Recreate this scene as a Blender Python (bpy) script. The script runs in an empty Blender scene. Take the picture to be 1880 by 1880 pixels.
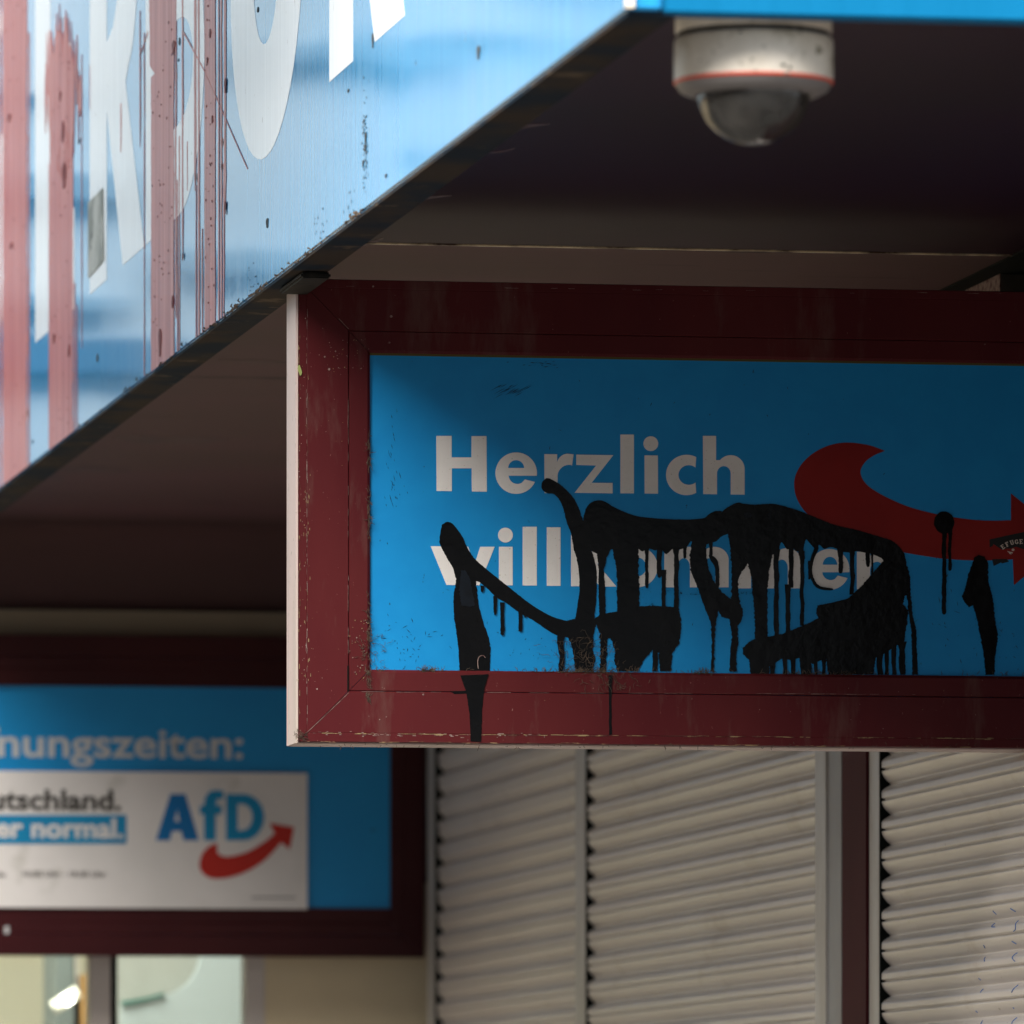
import bpy, bmesh, math, random
from mathutils import Vector, noise
from mathutils.geometry import tessellate_polygon
random.seed(7)
sc = bpy.context.scene
C = sc.collection
F = 15667.0; CX = 940.0; HOR = 2200.0; AZ = math.atan(2646.0 / F); CAMZ = 1.6
SA, CA = math.sin(AZ), math.cos(AZ)

# ------------------------------------------------------------------ measuring: a sight line onto a building plane
def ray(u, v):
    cx = (u - CX) / F
    return Vector((cx * CA + SA, -cx * SA + CA, (HOR - v) / F))
def on_y(u, v, y):
    r = ray(u, v); t = y / r.y
    return (r.x * t, CAMZ + r.z * t)            # (x, z)
def on_x(u, v, x):
    r = ray(u, v); t = x / r.x
    return (r.y * t, CAMZ + r.z * t)            # (y, z)
def on_z(u, v, z):
    r = ray(u, v); t = (z - CAMZ) / r.z
    return (r.x * t, r.y * t)

# ------------------------------------------------------------------ materials
def newmat(name):
    m = bpy.data.materials.new(name); m.use_nodes = True
    nt = m.node_tree; b = nt.nodes['Principled BSDF']
    return m, nt, b
def N(nt, t, **k):
    n = nt.nodes.new(t)
    for a, b in k.items():
        setattr(n, a, b)
    return n
def coords(nt, scale=(1, 1, 1)):
    tc = N(nt, 'ShaderNodeTexCoord'); mp = N(nt, 'ShaderNodeMapping')
    mp.inputs['Scale'].default_value = scale
    nt.links.new(tc.outputs['Object'], mp.inputs['Vector'])
    return mp.outputs['Vector']
def noise_tex(nt, vec, scale, detail=4, rough=.55, dist=0.0):
    n = N(nt, 'ShaderNodeTexNoise')
    n.inputs['Scale'].default_value = scale; n.inputs['Detail'].default_value = detail
    n.inputs['Roughness'].default_value = rough; n.inputs['Distortion'].default_value = dist
    nt.links.new(vec, n.inputs['Vector'])
    return n.outputs['Fac']
def ramp(nt, fac, p0, p1, c0=0.0, c1=1.0):
    r = N(nt, 'ShaderNodeMapRange'); r.inputs['From Min'].default_value = p0; r.inputs['From Max'].default_value = p1
    r.inputs['To Min'].default_value = c0; r.inputs['To Max'].default_value = c1
    nt.links.new(fac, r.inputs['Value'])
    return r.outputs['Result']
def mix(nt, fac, a, b):
    m = N(nt, 'ShaderNodeMix', data_type='RGBA')
    if isinstance(fac, float): m.inputs[0].default_value = fac
    else: nt.links.new(fac, m.inputs[0])
    for i, c in ((6, a), (7, b)):
        if isinstance(c, tuple): m.inputs[i].default_value = (c[0], c[1], c[2], 1)
        else: nt.links.new(c, m.inputs[i])
    return m.outputs[2]
def surf(name, col, rough=.5, spec=.5, col2=None, nscale=8, stretch=(1, 1, 1), lo=.4, hi=.65,
         dirt=None, dscale=60, dlo=.66, dhi=.74, dstretch=(1, 1, 1), bump=0.0, bscale=200, bstretch=(1, 1, 1),
         rvar=0.0, coat=0.0, metal=0.0, coat_rough=.1, dirt2=None, d2scale=14, d2lo=.6, d2hi=.75, d2stretch=(1, 1, 1)):
    m, nt, b = newmat(name)
    c = col
    if col2 is not None:
        c = mix(nt, ramp(nt, noise_tex(nt, coords(nt, stretch), nscale, 5), lo, hi), c, col2)
    if dirt2 is not None:
        c = mix(nt, ramp(nt, noise_tex(nt, coords(nt, d2stretch), d2scale, 6, .65), d2lo, d2hi), c, dirt2)
    if dirt is not None:
        c = mix(nt, ramp(nt, noise_tex(nt, coords(nt, dstretch), dscale, 3, .6), dlo, dhi), c, dirt)
    if isinstance(c, tuple): b.inputs['Base Color'].default_value = (c[0], c[1], c[2], 1)
    else: nt.links.new(c, b.inputs['Base Color'])
    b.inputs['Roughness'].default_value = rough
    if rvar:
        nt.links.new(ramp(nt, noise_tex(nt, coords(nt, stretch), nscale * 3, 4), .3, .7, rough - rvar, rough + rvar), b.inputs['Roughness'])
    b.inputs['Specular IOR Level'].default_value = spec
    b.inputs['Metallic'].default_value = metal
    b.inputs['Coat Weight'].default_value = coat; b.inputs['Coat Roughness'].default_value = coat_rough
    if bump:
        bp = N(nt, 'ShaderNodeBump'); bp.inputs['Strength'].default_value = 1.0; bp.inputs['Distance'].default_value = bump
        nt.links.new(noise_tex(nt, coords(nt, bstretch), bscale, 3), bp.inputs['Height'])
        nt.links.new(bp.outputs['Normal'], b.inputs['Normal'])
    return m

M = {}
# enamelled fascia sheet: long vertical wipe marks and a gentle sheet warp
def fascia_mat(name, c1, c2, dirt, rough=.085, warp=.0024, spec_=.36):
    m, nt, b = newmat(name)
    st = ramp(nt, noise_tex(nt, coords(nt, (1, 1, .03)), 70, 3), .35, .7)
    c = mix(nt, st, c1, c2)
    c = mix(nt, ramp(nt, noise_tex(nt, coords(nt, (1, 1, .55)), 95, 2, .6), .73, .77), c, dirt)
    nt.links.new(c, b.inputs['Base Color'])
    nt.links.new(ramp(nt, noise_tex(nt, coords(nt, (1, 1, .02)), 110, 3), .3, .75, rough - .02, rough + .05), b.inputs['Roughness'])
    b.inputs['Specular IOR Level'].default_value = spec_
    b1 = N(nt, 'ShaderNodeBump'); b1.inputs['Strength'].default_value = 1; b1.inputs['Distance'].default_value = warp
    nt.links.new(noise_tex(nt, coords(nt, (1, .8, 1.6)), 2.2, 1), b1.inputs['Height'])
    b2 = N(nt, 'ShaderNodeBump'); b2.inputs['Strength'].default_value = 1; b2.inputs['Distance'].default_value = .000018
    nt.links.new(noise_tex(nt, coords(nt, (1, 1, .05)), 160, 3), b2.inputs['Height'])
    nt.links.new(b1.outputs['Normal'], b2.inputs['Normal'])
    nt.links.new(b2.outputs['Normal'], b.inputs['Normal'])
    return m
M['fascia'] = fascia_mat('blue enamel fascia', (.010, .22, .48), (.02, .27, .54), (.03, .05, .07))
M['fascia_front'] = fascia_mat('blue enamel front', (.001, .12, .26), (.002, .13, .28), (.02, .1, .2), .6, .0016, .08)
M['letter_big'] = fascia_mat('white film big', (.84, .86, .88), (.88, .90, .92), (.45, .4, .38), .22, .0016, .3)
M['red_paint'] = fascia_mat('thrown red paint', (.36, .042, .032), (.60, .19, .15), (.20, .012, .010), .30, .0016, .10)
M['red_drop'] = surf('dried red drop', (.16, .006, .005), .5, .1)
M['lip'] = surf('worn fascia underside', (.045, .034, .026), .8, .06, (.010, .020, .032), 7, (1, 1, 1), .42, .58, (.12, .09, .06), 22, .62, .72)
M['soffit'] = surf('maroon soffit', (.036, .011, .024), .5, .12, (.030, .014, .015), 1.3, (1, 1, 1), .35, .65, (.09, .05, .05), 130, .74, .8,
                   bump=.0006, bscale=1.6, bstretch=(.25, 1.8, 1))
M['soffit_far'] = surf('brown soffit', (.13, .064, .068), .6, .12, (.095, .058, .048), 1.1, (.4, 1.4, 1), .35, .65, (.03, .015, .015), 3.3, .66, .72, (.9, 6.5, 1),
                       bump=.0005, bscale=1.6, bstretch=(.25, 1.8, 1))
M['stain'] = surf('dark damp stain', (.10, .055, .052), .6, .2, (.06, .032, .032), 12)
M['streak_pale'] = surf('pale streak', (.15, .11, .11), .6, .2, (.08, .04, .05), 40)
M['seam'] = surf('scratched pale seam', (.85, .72, .50), .6, .3, (.10, .06, .04), 26, (1, 1, 1), .42, .62)
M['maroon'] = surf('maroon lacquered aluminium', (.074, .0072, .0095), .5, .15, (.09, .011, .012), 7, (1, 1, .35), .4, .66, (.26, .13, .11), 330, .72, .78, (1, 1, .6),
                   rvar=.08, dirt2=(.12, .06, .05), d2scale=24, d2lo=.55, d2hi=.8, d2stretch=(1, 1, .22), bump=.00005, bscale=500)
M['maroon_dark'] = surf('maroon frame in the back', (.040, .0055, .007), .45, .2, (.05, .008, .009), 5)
M['maroon_matte'] = surf('matte maroon post', (.045, .006, .009), .7, .08, (.055, .009, .012), 5)
M['casing'] = surf('bare pinkish casing', (.60, .47, .43), .5, .4, (.50, .42, .36), 9, (1, 1, .15), .4, .6, (.28, .22, .16), 170, .66, .74, (1, 1, .5), bump=.0002, bscale=260)
M['black_mount'] = surf('black dusty mount', (.010, .010, .009), .75, .2, (.03, .026, .02), 60)
M['grey_mount'] = surf('grey green bracket', (.075, .08, .07), .6, .3, (.13, .11, .09), 30)
M['panel'] = surf('blue sign film', (.003, .235, .56), .45, .25, (.004, .25, .58), 30, (1, 1, 1), .4, .6, (.012, .035, .05), 105, .715, .77, (1, 1, .8), coat=.0,
                  dirt2=(.012, .12, .28), d2scale=9, d2lo=.66, d2hi=.8)
M['white_film'] = surf('greyish white letters', (.72, .68, .64), .5, .3, (.77, .73, .69), 30, dirt=(.40, .33, .27), dscale=420, dlo=.66, dhi=.74)
M['arrow_red'] = surf('red arrow film', (.20, .006, .005), .5, .2, (.23, .008, .006), 12, dirt=(.2, .06, .05), dscale=300, dlo=.76, dhi=.8)
M['black_paint'] = surf('black tar paint', (.0018, .0016, .0018), .24, .10, (.0035, .003, .003), 22, dirt=(.10, .065, .04), dscale=130, dlo=.72, dhi=.82, bump=.0005, bscale=60)
M['blue_smear'] = surf('washed dark blue patch', (.004, .007, .012), .45, .2, (.002, .003, .005), 90)
M['sticker_black'] = surf('torn black sticker', (.006, .006, .006), .5, .3)
M['sticker_white'] = surf('sticker letters', (.62, .52, .45), .6, .3)
M['sticker_grey'] = surf('faded grey sticker', (.20, .22, .20), .55, .3, (.42, .44, .42), 11, (1, 1, 1.3), .42, .56, (.05, .05, .05), 26, .6, .66)
M['dust'] = surf('cobweb dust', (.13, .095, .07), .95, .1, (.05, .038, .03), 120)
M['chip'] = surf('pale chips', (.30, .21, .11), .8, .2, (.09, .03, .025), 70, lo=.44, hi=.56)
M['chip_white'] = surf('whitish chips', (.34, .25, .22), .8, .2, (.12, .05, .045), 150)
M['gasket'] = surf('ochre gasket', (.10, .075, .018), .7, .2)
M['cam_body'] = surf('dirty cream camera housing', (.80, .72, .61), .42, .4, (.68, .60, .49), 26, (1, 1, .6), .4, .6, (.22, .18, .11), 90, .62, .72, dirt2=(.40, .34, .24), d2scale=30, d2lo=.56, d2hi=.74)
M['cam_dark'] = surf('dark camera plastic', (.02, .02, .022), .4, .4)
M['cam_lens'] = surf('grey camera innards', (.02, .018, .017), .4, .5, (.07, .06, .055), 40)
M['cam_red'] = surf('orange red gasket', (.70, .07, .025), .45, .4)
M['shutter'] = surf('grey beige shutter slats', (.57, .52, .485), .33, .6, (.52, .465, .43), 3, (1, .5, 1), .35, .65, (.22, .17, .12), 60, .70, .78, (1, .5, 1.2),
                    dirt2=(.38, .31, .25), d2scale=7, d2lo=.60, d2hi=.80, d2stretch=(1, .8, 1.0))
M['rail'] = surf('light grey guide rail', (.43, .41, .39), .42, .4, (.36, .33, .30), 20, (1, 1, .3), .4, .6, (.2, .13, .08), 120, .7, .76)
M['rail_dark'] = surf('dull grey rail', (.24, .24, .245), .5, .4, (.2, .19, .19), 14, (1, 1, .3))
M['gap'] = surf('dark brush gap', (.004, .006, .005), .8, .1)
M['ink'] = surf('blue marker ink', (.05, .15, .42), .6, .2)
M['poster'] = surf('white rain worn poster', (.80, .76, .73), .55, .3, (.72, .69, .66), 6, dirt=(.60, .57, .52), dscale=10, dlo=.6, dhi=.72)
M['panel_back'] = surf('blue film further back', (.004, .27, .62), .45, .4, (.006, .30, .66), 6, dirt=(.01, .05, .10), dscale=24, dlo=.7, dhi=.78)
M['white_letter_back'] = surf('greyish letters further back', (.62, .62, .62), .5, .4)
M['text_dark'] = surf('dark print', (.06, .055, .05), .6, .3)
M['text_grey'] = surf('faded print', (.26, .24, .23), .6, .3)
M['logo_blue'] = surf('logo blue', (.005, .16, .42), .5, .3)
M['logo_cyan'] = surf('logo light blue', (.006, .27, .52), .5, .3)
M['logo_red'] = surf('logo red', (.50, .025, .015), .5, .3)
M['beige'] = surf('beige render wall', (.78, .64, .42), .85, .2, (.70, .58, .39), 3, bump=.0008, bscale=120)
M['wall_dark'] = surf('dark maroon wall strip', (.066, .037, .038), .6, .3)
M['wall_olive'] = surf('olive brown trim board', (.30, .245, .17), .6, .3, (.26, .21, .15), 4)
M['cream'] = surf('cream interior wall', (.80, .73, .56), .8, .2, (.74, .67, .50), 2)
M['frame_pink'] = surf('pale window frame', (.62, .55, .50), .5, .4)
M['white_board'] = surf('white blue banner', (.70, .78, .80), .6, .3)
M['greyboard'] = surf('pale grey curtain', (.52, .52, .48), .8, .2, (.44, .43, .38), 3)
M['teal'] = surf('teal edge', (.10, .30, .25), .6, .3)
M['orange'] = surf('ochre folder', (.62, .36, .14), .6, .3)
M['brick_far'] = surf('dark brick wall', (.13, .09, .075), .85, .2, (.10, .07, .06), 3)
M['facade_pale'] = surf('pale blue grey facade', (.50, .62, .69), .8, .2, (.60, .70, .75), 2.5)
M['facade_white'] = surf('white reflect patch', (.72, .76, .78), .7, .2)
M['slate_blue'] = surf('dark blue ledge', (.08, .18, .30), .6, .2)
M['slate_soft'] = surf('mid blue ledge', (.24, .37, .47), .6, .2)
M['slate'] = surf('slate grey folder', (.22, .25, .24), .6, .3)
M['concrete'] = surf('pavement slabs', (.105, .098, .09), .85, .2, (.085, .08, .075), 1.5, dirt=(.05, .05, .05), dscale=9, dlo=.62, dhi=.75)
M['render_up'] = surf('upper facade render', (.50, .47, .42), .85, .2, (.45, .42, .38), 1.4, bump=.001, bscale=90)
m, nt, b = newmat('lit lamp'); b.inputs['Emission Color'].default_value = (1, .93, .8, 1); b.inputs['Emission Strength'].default_value = 9; M['lamp'] = m
# window glass and camera dome
m, nt, b = newmat('window glass'); b.inputs['Roughness'].default_value = .02
nt.nodes.remove(b); o = nt.nodes['Material Output']
g = N(nt, 'ShaderNodeBsdfGlossy'); g.inputs['Roughness'].default_value = .03; tr = N(nt, 'ShaderNodeBsdfTransparent'); tr.inputs[0].default_value = (.88, .93, .91, 1)
fr = N(nt, 'ShaderNodeFresnel'); fr.inputs[0].default_value = 1.5; mx = N(nt, 'ShaderNodeMixShader')
nt.links.new(fr.outputs[0], mx.inputs[0]); nt.links.new(tr.outputs[0], mx.inputs[1]); nt.links.new(g.outputs[0], mx.inputs[2]); nt.links.new(mx.outputs[0], o.inputs['Surface'])
M['glass'] = m
m, nt, b = newmat('smoked dirty dome'); nt.nodes.remove(b); o = nt.nodes['Material Output']
g = N(nt, 'ShaderNodeBsdfGlossy'); g.inputs['Roughness'].default_value = .06; tr = N(nt, 'ShaderNodeBsdfTransparent'); tr.inputs[0].default_value = (.84, .82, .79, 1)
df = N(nt, 'ShaderNodeBsdfDiffuse'); df.inputs[0].default_value = (.30, .27, .23, 1)
dd = N(nt, 'ShaderNodeMixShader'); nt.links.new(ramp(nt, noise_tex(nt, coords(nt), 26, 5, .65),   .42, .75, .02, .25), dd.inputs[0]); nt.links.new(tr.outputs[0], dd.inputs[1]); nt.links.new(df.outputs[0], dd.inputs[2])
fr = N(nt, 'ShaderNodeFresnel'); fr.inputs[0].default_value = 1.85; mx = N(nt, 'ShaderNodeMixShader')
nt.links.new(fr.outputs[0], mx.inputs[0]); nt.links.new(dd.outputs[0], mx.inputs[1]); nt.links.new(g.outputs[0], mx.inputs[2]); nt.links.new(mx.outputs[0], o.inputs['Surface'])
M['dome'] = m

# ------------------------------------------------------------------ object helpers
def link(name, me, mat, parent=None, smooth=False):
    ob = bpy.data.objects.new(name, me); C.objects.link(ob)
    if mat is not None: me.materials.append(mat)
    if parent is not None:
        ob.parent = parent
        ob.matrix_parent_inverse = parent_world(parent).inverted()
    if smooth:
        for p in me.polygons: p.use_smooth = True
    return ob
def parent_world(o):
    from mathutils import Matrix
    m = Matrix.Translation(o.location)
    if o.parent is not None: m = parent_world(o.parent) @ o.matrix_parent_inverse @ m
    return m
def thing(name, loc, label, cat, group=None):
    o = bpy.data.objects.new(name, None); C.objects.link(o); o.location = loc; o.empty_display_size = .05
    o['label'] = label; o['category'] = cat
    if group: o['group'] = group
    return o
class MB:
    def __init__(s): s.v = []; s.f = []
    def box(s, x0, x1, y0, y1, z0, z1):
        b = len(s.v)
        x0, x1 = sorted((x0, x1)); y0, y1 = sorted((y0, y1)); z0, z1 = sorted((z0, z1))
        s.v += [(x0, y0, z0), (x1, y0, z0), (x1, y1, z0), (x0, y1, z0), (x0, y0, z1), (x1, y0, z1), (x1, y1, z1), (x0, y1, z1)]
        s.f += [(b, b + 3, b + 2, b + 1), (b + 4, b + 5, b + 6, b + 7), (b, b + 1, b + 5, b + 4), (b + 1, b + 2, b + 6, b + 5), (b + 2, b + 3, b + 7, b + 6), (b + 3, b, b + 4, b + 7)]
        return s
    def prism(s, loops, fn, d0, d1):
        """loops: list of 2D loops (first outer, others holes); fn(a,b,depth)->xyz"""
        flat = [p for l in loops for p in l]; n = len(flat); b = len(s.v)
        tris = tessellate_polygon([[Vector((p[0], p[1], 0)) for p in l] for l in loops])
        for d in (d0, d1): s.v += [fn(p[0], p[1], d) for p in flat]
        for t in tris:
            s.f.append((b + t[0], b + t[1], b + t[2])); s.f.append((b + n + t[2], b + n + t[1], b + n + t[0]))
        k = 0
        for l in loops:
            m_ = len(l)
            for i in range(m_):
                i0, i1 = b + k + i, b + k + (i + 1) % m_
                s.f.append((i0, i1, i1 + n, i0 + n))
            k += m_
        return s
    def tube(s, pts, r, seg=6):
        b = len(s.v); n = len(pts)
        for i, p in enumerate(pts):
            p = Vector(p); d = (Vector(pts[min(i + 1, n - 1)]) - Vector(pts[max(i - 1, 0)])).normalized()
            a = d.cross(Vector((0, 1, 0.01))).normalized() if abs(d.y) < .9 else d.cross(Vector((1, 0, 0))).normalized(); c = d.cross(a)
            rr = r[i] if isinstance(r, (list, tuple)) else r
            for k in range(seg):
                t = 2 * math.pi * k / seg; q = p + a * math.cos(t) * rr + c * math.sin(t) * rr; s.v.append(tuple(q))
        for i in range(n - 1):
            for k in range(seg):
                k2 = (k + 1) % seg
                s.f.append((b + i * seg + k, b + i * seg + k2, b + (i + 1) * seg + k2, b + (i + 1) * seg + k))
        s.f.append(tuple(b + k for k in range(seg))[::-1]); s.f.append(tuple(b + (n - 1) * seg + k for k in range(seg)))
        return s
    def lathe(s, prof, cx, cy, seg=64):
        b = len(s.v); n = len(prof)
        for r, z in prof:
            for k in range(seg):
                t = 2 * math.pi * k / seg; s.v.append((cx + r * math.cos(t), cy + r * math.sin(t), z))
        for i in range(n - 1):
            for k in range(seg):
                k2 = (k + 1) % seg
                s.f.append((b + i * seg + k, b + i * seg + k2, b + (i + 1) * seg + k2, b + (i + 1) * seg + k))
        return s
    def build(s, name, mat, parent=None, smooth=False, bevel=0):
        me = bpy.data.meshes.new(name); me.from_pydata(s.v, [], s.f); me.update()
        bm = bmesh.new(); bm.from_mesh(me); bmesh.ops.recalc_face_normals(bm, faces=bm.faces)
        if bevel:
            es = [e for e in bm.edges if len(e.link_faces) == 2 and e.calc_face_angle(0) > .5]
            bmesh.ops.bevel(bm, geom=es, offset=bevel, segments=2, affect='EDGES', clamp_overlap=True)
        bm.to_mesh(me); bm.free()
        return link(name, me, mat, parent, smooth)
def box(name, b, mat, parent=None, bevel=0): return MB().box(*b).build(name, mat, parent, bevel=bevel)
def catmull(pts, n=6, closed=True):
    out = []; m_ = len(pts)
    for i in range(m_ if closed else m_ - 1):
        p0, p1, p2, p3 = (pts[(i + k) % m_] if closed else pts[min(max(i + k, 0), m_ - 1)] for k in (-1, 0, 1, 2))
        for j in range(n):
            t = j / n
            out.append(tuple(.5 * (2 * p1[c] + (p2[c] - p0[c]) * t + (2 * p0[c] - 5 * p1[c] + 4 * p2[c] - p3[c]) * t * t + (3 * p1[c] - p0[c] - 3 * p2[c] + p3[c]) * t ** 3) for c in (0, 1)))
    if not closed: out.append(tuple(pts[-1]))
    return out
def arc(cx, cy, rx, ry, a0, a1, n=24):
    return [(cx + rx * math.cos(math.radians(a0 + (a1 - a0) * i / n)), cy - ry * math.sin(math.radians(a0 + (a1 - a0) * i / n))) for i in range(n + 1)]
def circle(cx, cy, r, ry=None, n=40): return arc(cx, cy, r, ry or r, 0, 360 - 360 / n, n - 1)
def rect(x0, y0, x1, y1): return [(x0, y0), (x1, y0), (x1, y1), (x0, y1)]

# ================================================================== planes of the place
Y1 = 9.11                      # front of the hanging sign
XF = 1.271                     # outer face of the side fascia
YC = 6.955                     # outer face of the front fascia
ZF = CAMZ + .985               # underside of the fascia
ZS = CAMZ + 1.06               # soffit
XS = 2.12                      # shutter wall
Y2 = 13.35                     # front of the rear sign
YW = 13.42                     # rear wall
YSEAM = on_z(1200, 455, ZS)[1]

# ================================================================== ground and building
g = box('pavement', (-60, 60, -60, 60, -.3, 0), M['concrete']); g['kind'] = 'structure'

opp = thing('sky_blocker', (-13, 0, 0), 'unseen dark brick house added left of the shop to block low sky light', 'building')  # added out of view to hold back low sky light from the left
box('wall', (-20, -13, -24, 34, 0, 10), M['brick_far'], opp)
for fl in range(3):
    for k_ in range(14): box('window', (-13.0, -12.95, -22 + k_ * 4, -20.4 + k_ * 4, 1.2 + fl * 3.1, 2.9 + fl * 3.1), M['slate'], opp)
shop = thing('shop_building', (4, 13.4, 0), 'shop building with a beige lower wall and a recessed entrance behind the hanging signs', 'building')
ux487 = on_y(487, 1800, YW)[0]
zB2 = on_y(400, 1756, Y2)[1]
box('beige_wall', (ux487, XS + .1, YW, YW + .25, 0, zB2 + .12), M['beige'], shop)
box('rear_wall', (-6, XS + .1, YW + .002, YW + .25, zB2 + .122, ZS), M['wall_dark'], shop)
xl_win = on_y(-420, 1800, YW)[0]
box('beige_wall', (-6, xl_win, YW, YW + .25, 0, zB2 + .12), M['beige'], shop)
zt0 = on_y(250, 1171, YW)[1]; zt1 = on_y(250, 1124, YW)[1]
cv = MB(); RC = .125; n_ = 16
for i in range(n_ + 1):
    a_ = math.pi / 2 * i / n_
    for x_ in (-2, XS - .03): cv.v.append((x_, YW - RC + RC * math.sin(a_), ZS - .0006 - RC + RC * math.cos(a_)))
for i in range(n_): cv.f.append((2 * i, 2 * i + 1, 2 * i + 3, 2 * i + 2))
cv.build('shading_cove', M['soffit_far'], shop, True)  # added quarter round, shaped so shading fades smoothly from soffit to wall
box('trim_board', (-2, XS - .03, YW - .03, YW, zt0 - .03, zt1), M['wall_olive'], shop)
box('upper_facade', (-6, XF - .004, YW + .004, YW + .25, ZS + .001, 7), M['facade_pale'], shop)
for z0_, z1_, xa_, xb_, mt_ in ((1.30, 1.36, .80, 1.26, 'slate_blue'), (1.575, 1.62, .88, 1.12, 'slate_soft'), (1.40, 1.425, .90, 1.2, 'slate_soft'), (1.46, 1.50, .60, .80, 'slate_soft'), (1.80, 1.835, .36, .70, 'slate_soft'), (1.93, 1.955, .10, .30, 'slate_soft'), (2.05, 2.12, -.5, 1.2, 'slate_soft')):
    box('reflect_band', (xa_, xb_, YW - .02, YW + .003, CAMZ + z0_, CAMZ + z1_), M[mt_], shop, bevel=.004)  # unseen strips, added to give dark bands in the side fascia's reflection
for z0_, z1_, xa_, xb_ in ((1.66, 1.80, .24, .40), (1.85, 2.02, .22, .46), (1.68, 1.72, .12, .22), (1.74, 1.9, .98, 1.12)):
    box('reflect_patch', (xa_, xb_, YW - .012, YW + .003, CAMZ + z0_, CAMZ + z1_), M['facade_white'], shop, bevel=.004)  # unseen panels, added to give bright patches in the side fascia's reflection
box('upper_wall', (-6, 12, YC + .9, YC + 1.2, ZF + 1.1, 9), M['render_up'], shop)
box('return_wall', (XS + .02, XS + .159, Y1 + .09, Y1 + .13, 0, ZS), M['wall_dark'], shop)
box('side_wall', (XS + .16, XS + .3, YC + .2, YW, 0, ZS), M['wall_dark'], shop)
box('interior_wall', (-1.5, XS + .1, YW + 1.9, YW + 2.0, 0, 2.9), M['cream'], shop)
box('interior_ceiling', (-1.5, XS + .1, YW + .3, YW + 1.9, 2.9, 3.0), M['cream'], shop)

# ================================================================== canopy with the side fascia and its lettering
canopy = thing('canopy', (XF, YC, ZF), 'deep canopy over the entrance with a blue lettered fascia and a dark maroon soffit', 'canopy')
TH = .03
fas = box('side_fascia', (XF, XF + TH, YC, YW - .01, ZF, ZF + 1.05), M['fascia'], canopy, bevel=.002)
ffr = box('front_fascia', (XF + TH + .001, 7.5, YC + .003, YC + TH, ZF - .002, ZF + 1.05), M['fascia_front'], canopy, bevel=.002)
box('corner_trim', (XF - .0015, XF + .006, YC - .004, YC + .0025, ZF + .001, ZF + 1.05), M['cam_body'], canopy)
# folded lip under the fascia
lip = MB().box(XF + .002, XF + .042, YC + .006, YW - .02, ZF - .0035, ZF - .0005)
lip.box(XF + .038, XF + .042, YC + .04, YW - .02, ZF, ZS)
lip.build('fascia_lip', M['lip'], canopy)
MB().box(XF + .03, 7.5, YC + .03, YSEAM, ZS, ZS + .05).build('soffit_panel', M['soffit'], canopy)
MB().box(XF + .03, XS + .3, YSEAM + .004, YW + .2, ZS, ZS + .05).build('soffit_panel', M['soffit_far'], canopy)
def stain(pts, mat, nm, d=.0004, amp=3):
    l = catmull(pts, 5); l = [(p[0] + noise.noise(Vector((p[0] * .08, p[1] * .3, 2))) * amp, p[1] + noise.noise(Vector((p[0] * .1, p[1] * .3, 8))) * amp * .5) for p in l]
    MB().prism([[on_z(u, v, ZS) for u, v in l]], lambda a, b_, dd: (a, b_, ZS - dd), 0, d).build(nm, M[mat], canopy)
stain([(205, 802), (250, 798), (300, 803), (345, 800), (395, 803), (425, 807), (395, 811), (345, 815), (300, 812), (272, 816), (235, 809)], 'stain', 'soffit_stain')
stain([(100, 862), (150, 856), (200, 860), (240, 863), (205, 868), (150, 866)], 'stain', 'soffit_stain')
stain([(85, 872), (105, 873), (120, 882), (100, 880)], 'stain', 'soffit_stain')
stain([(400, 660), (470, 661), (530, 665), (470, 666)], 'stain', 'soffit_stain')
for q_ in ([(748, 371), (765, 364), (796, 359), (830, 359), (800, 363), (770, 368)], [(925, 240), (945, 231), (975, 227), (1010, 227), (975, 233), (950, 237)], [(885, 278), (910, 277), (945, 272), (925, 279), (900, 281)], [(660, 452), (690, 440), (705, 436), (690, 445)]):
    stain(q_, 'streak_pale', 'soffit_streak', amp=1)  # small pale streaks on the soffit
MB().box(XF + .043, 7.5, YSEAM - .002, YSEAM + .006, ZS - .0015, ZS).build('seam_strip', M['seam'], canopy)
box('canopy_top', (XF + .05, 7.5, YC + .05, YW, ZF + .95, ZF + 1.0), M['wall_dark'], canopy)
# grime lumps along the fascia edge
gr = MB()
for (u, n_, w) in ((655, 18, 18), (560, 10, 40), (480, 16, 26), (425, 14, 22), (390, 8, 12), (330, 6, 40), (215, 8, 60)):
    for i in range(n_):
        uu = u + random.gauss(0, w * .5); y, z = on_x(uu, 0, XF); z = ZF + random.uniform(-.003, .0025)
        L_ = random.uniform(.002, .006); a = random.uniform(0, 6.28)
        gr.tube([(XF - .001, y, z), (XF - .003, y + L_ * math.cos(a) * .8, z + L_ * math.sin(a) * .4), (XF - .002, y + L_ * math.cos(a + .6) * 1.4, z + L_ * math.sin(a + .5) * .9)], [.0007, .0012, .0004], 5)
gr.build('edge_grime', M['dust'], canopy)

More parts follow.
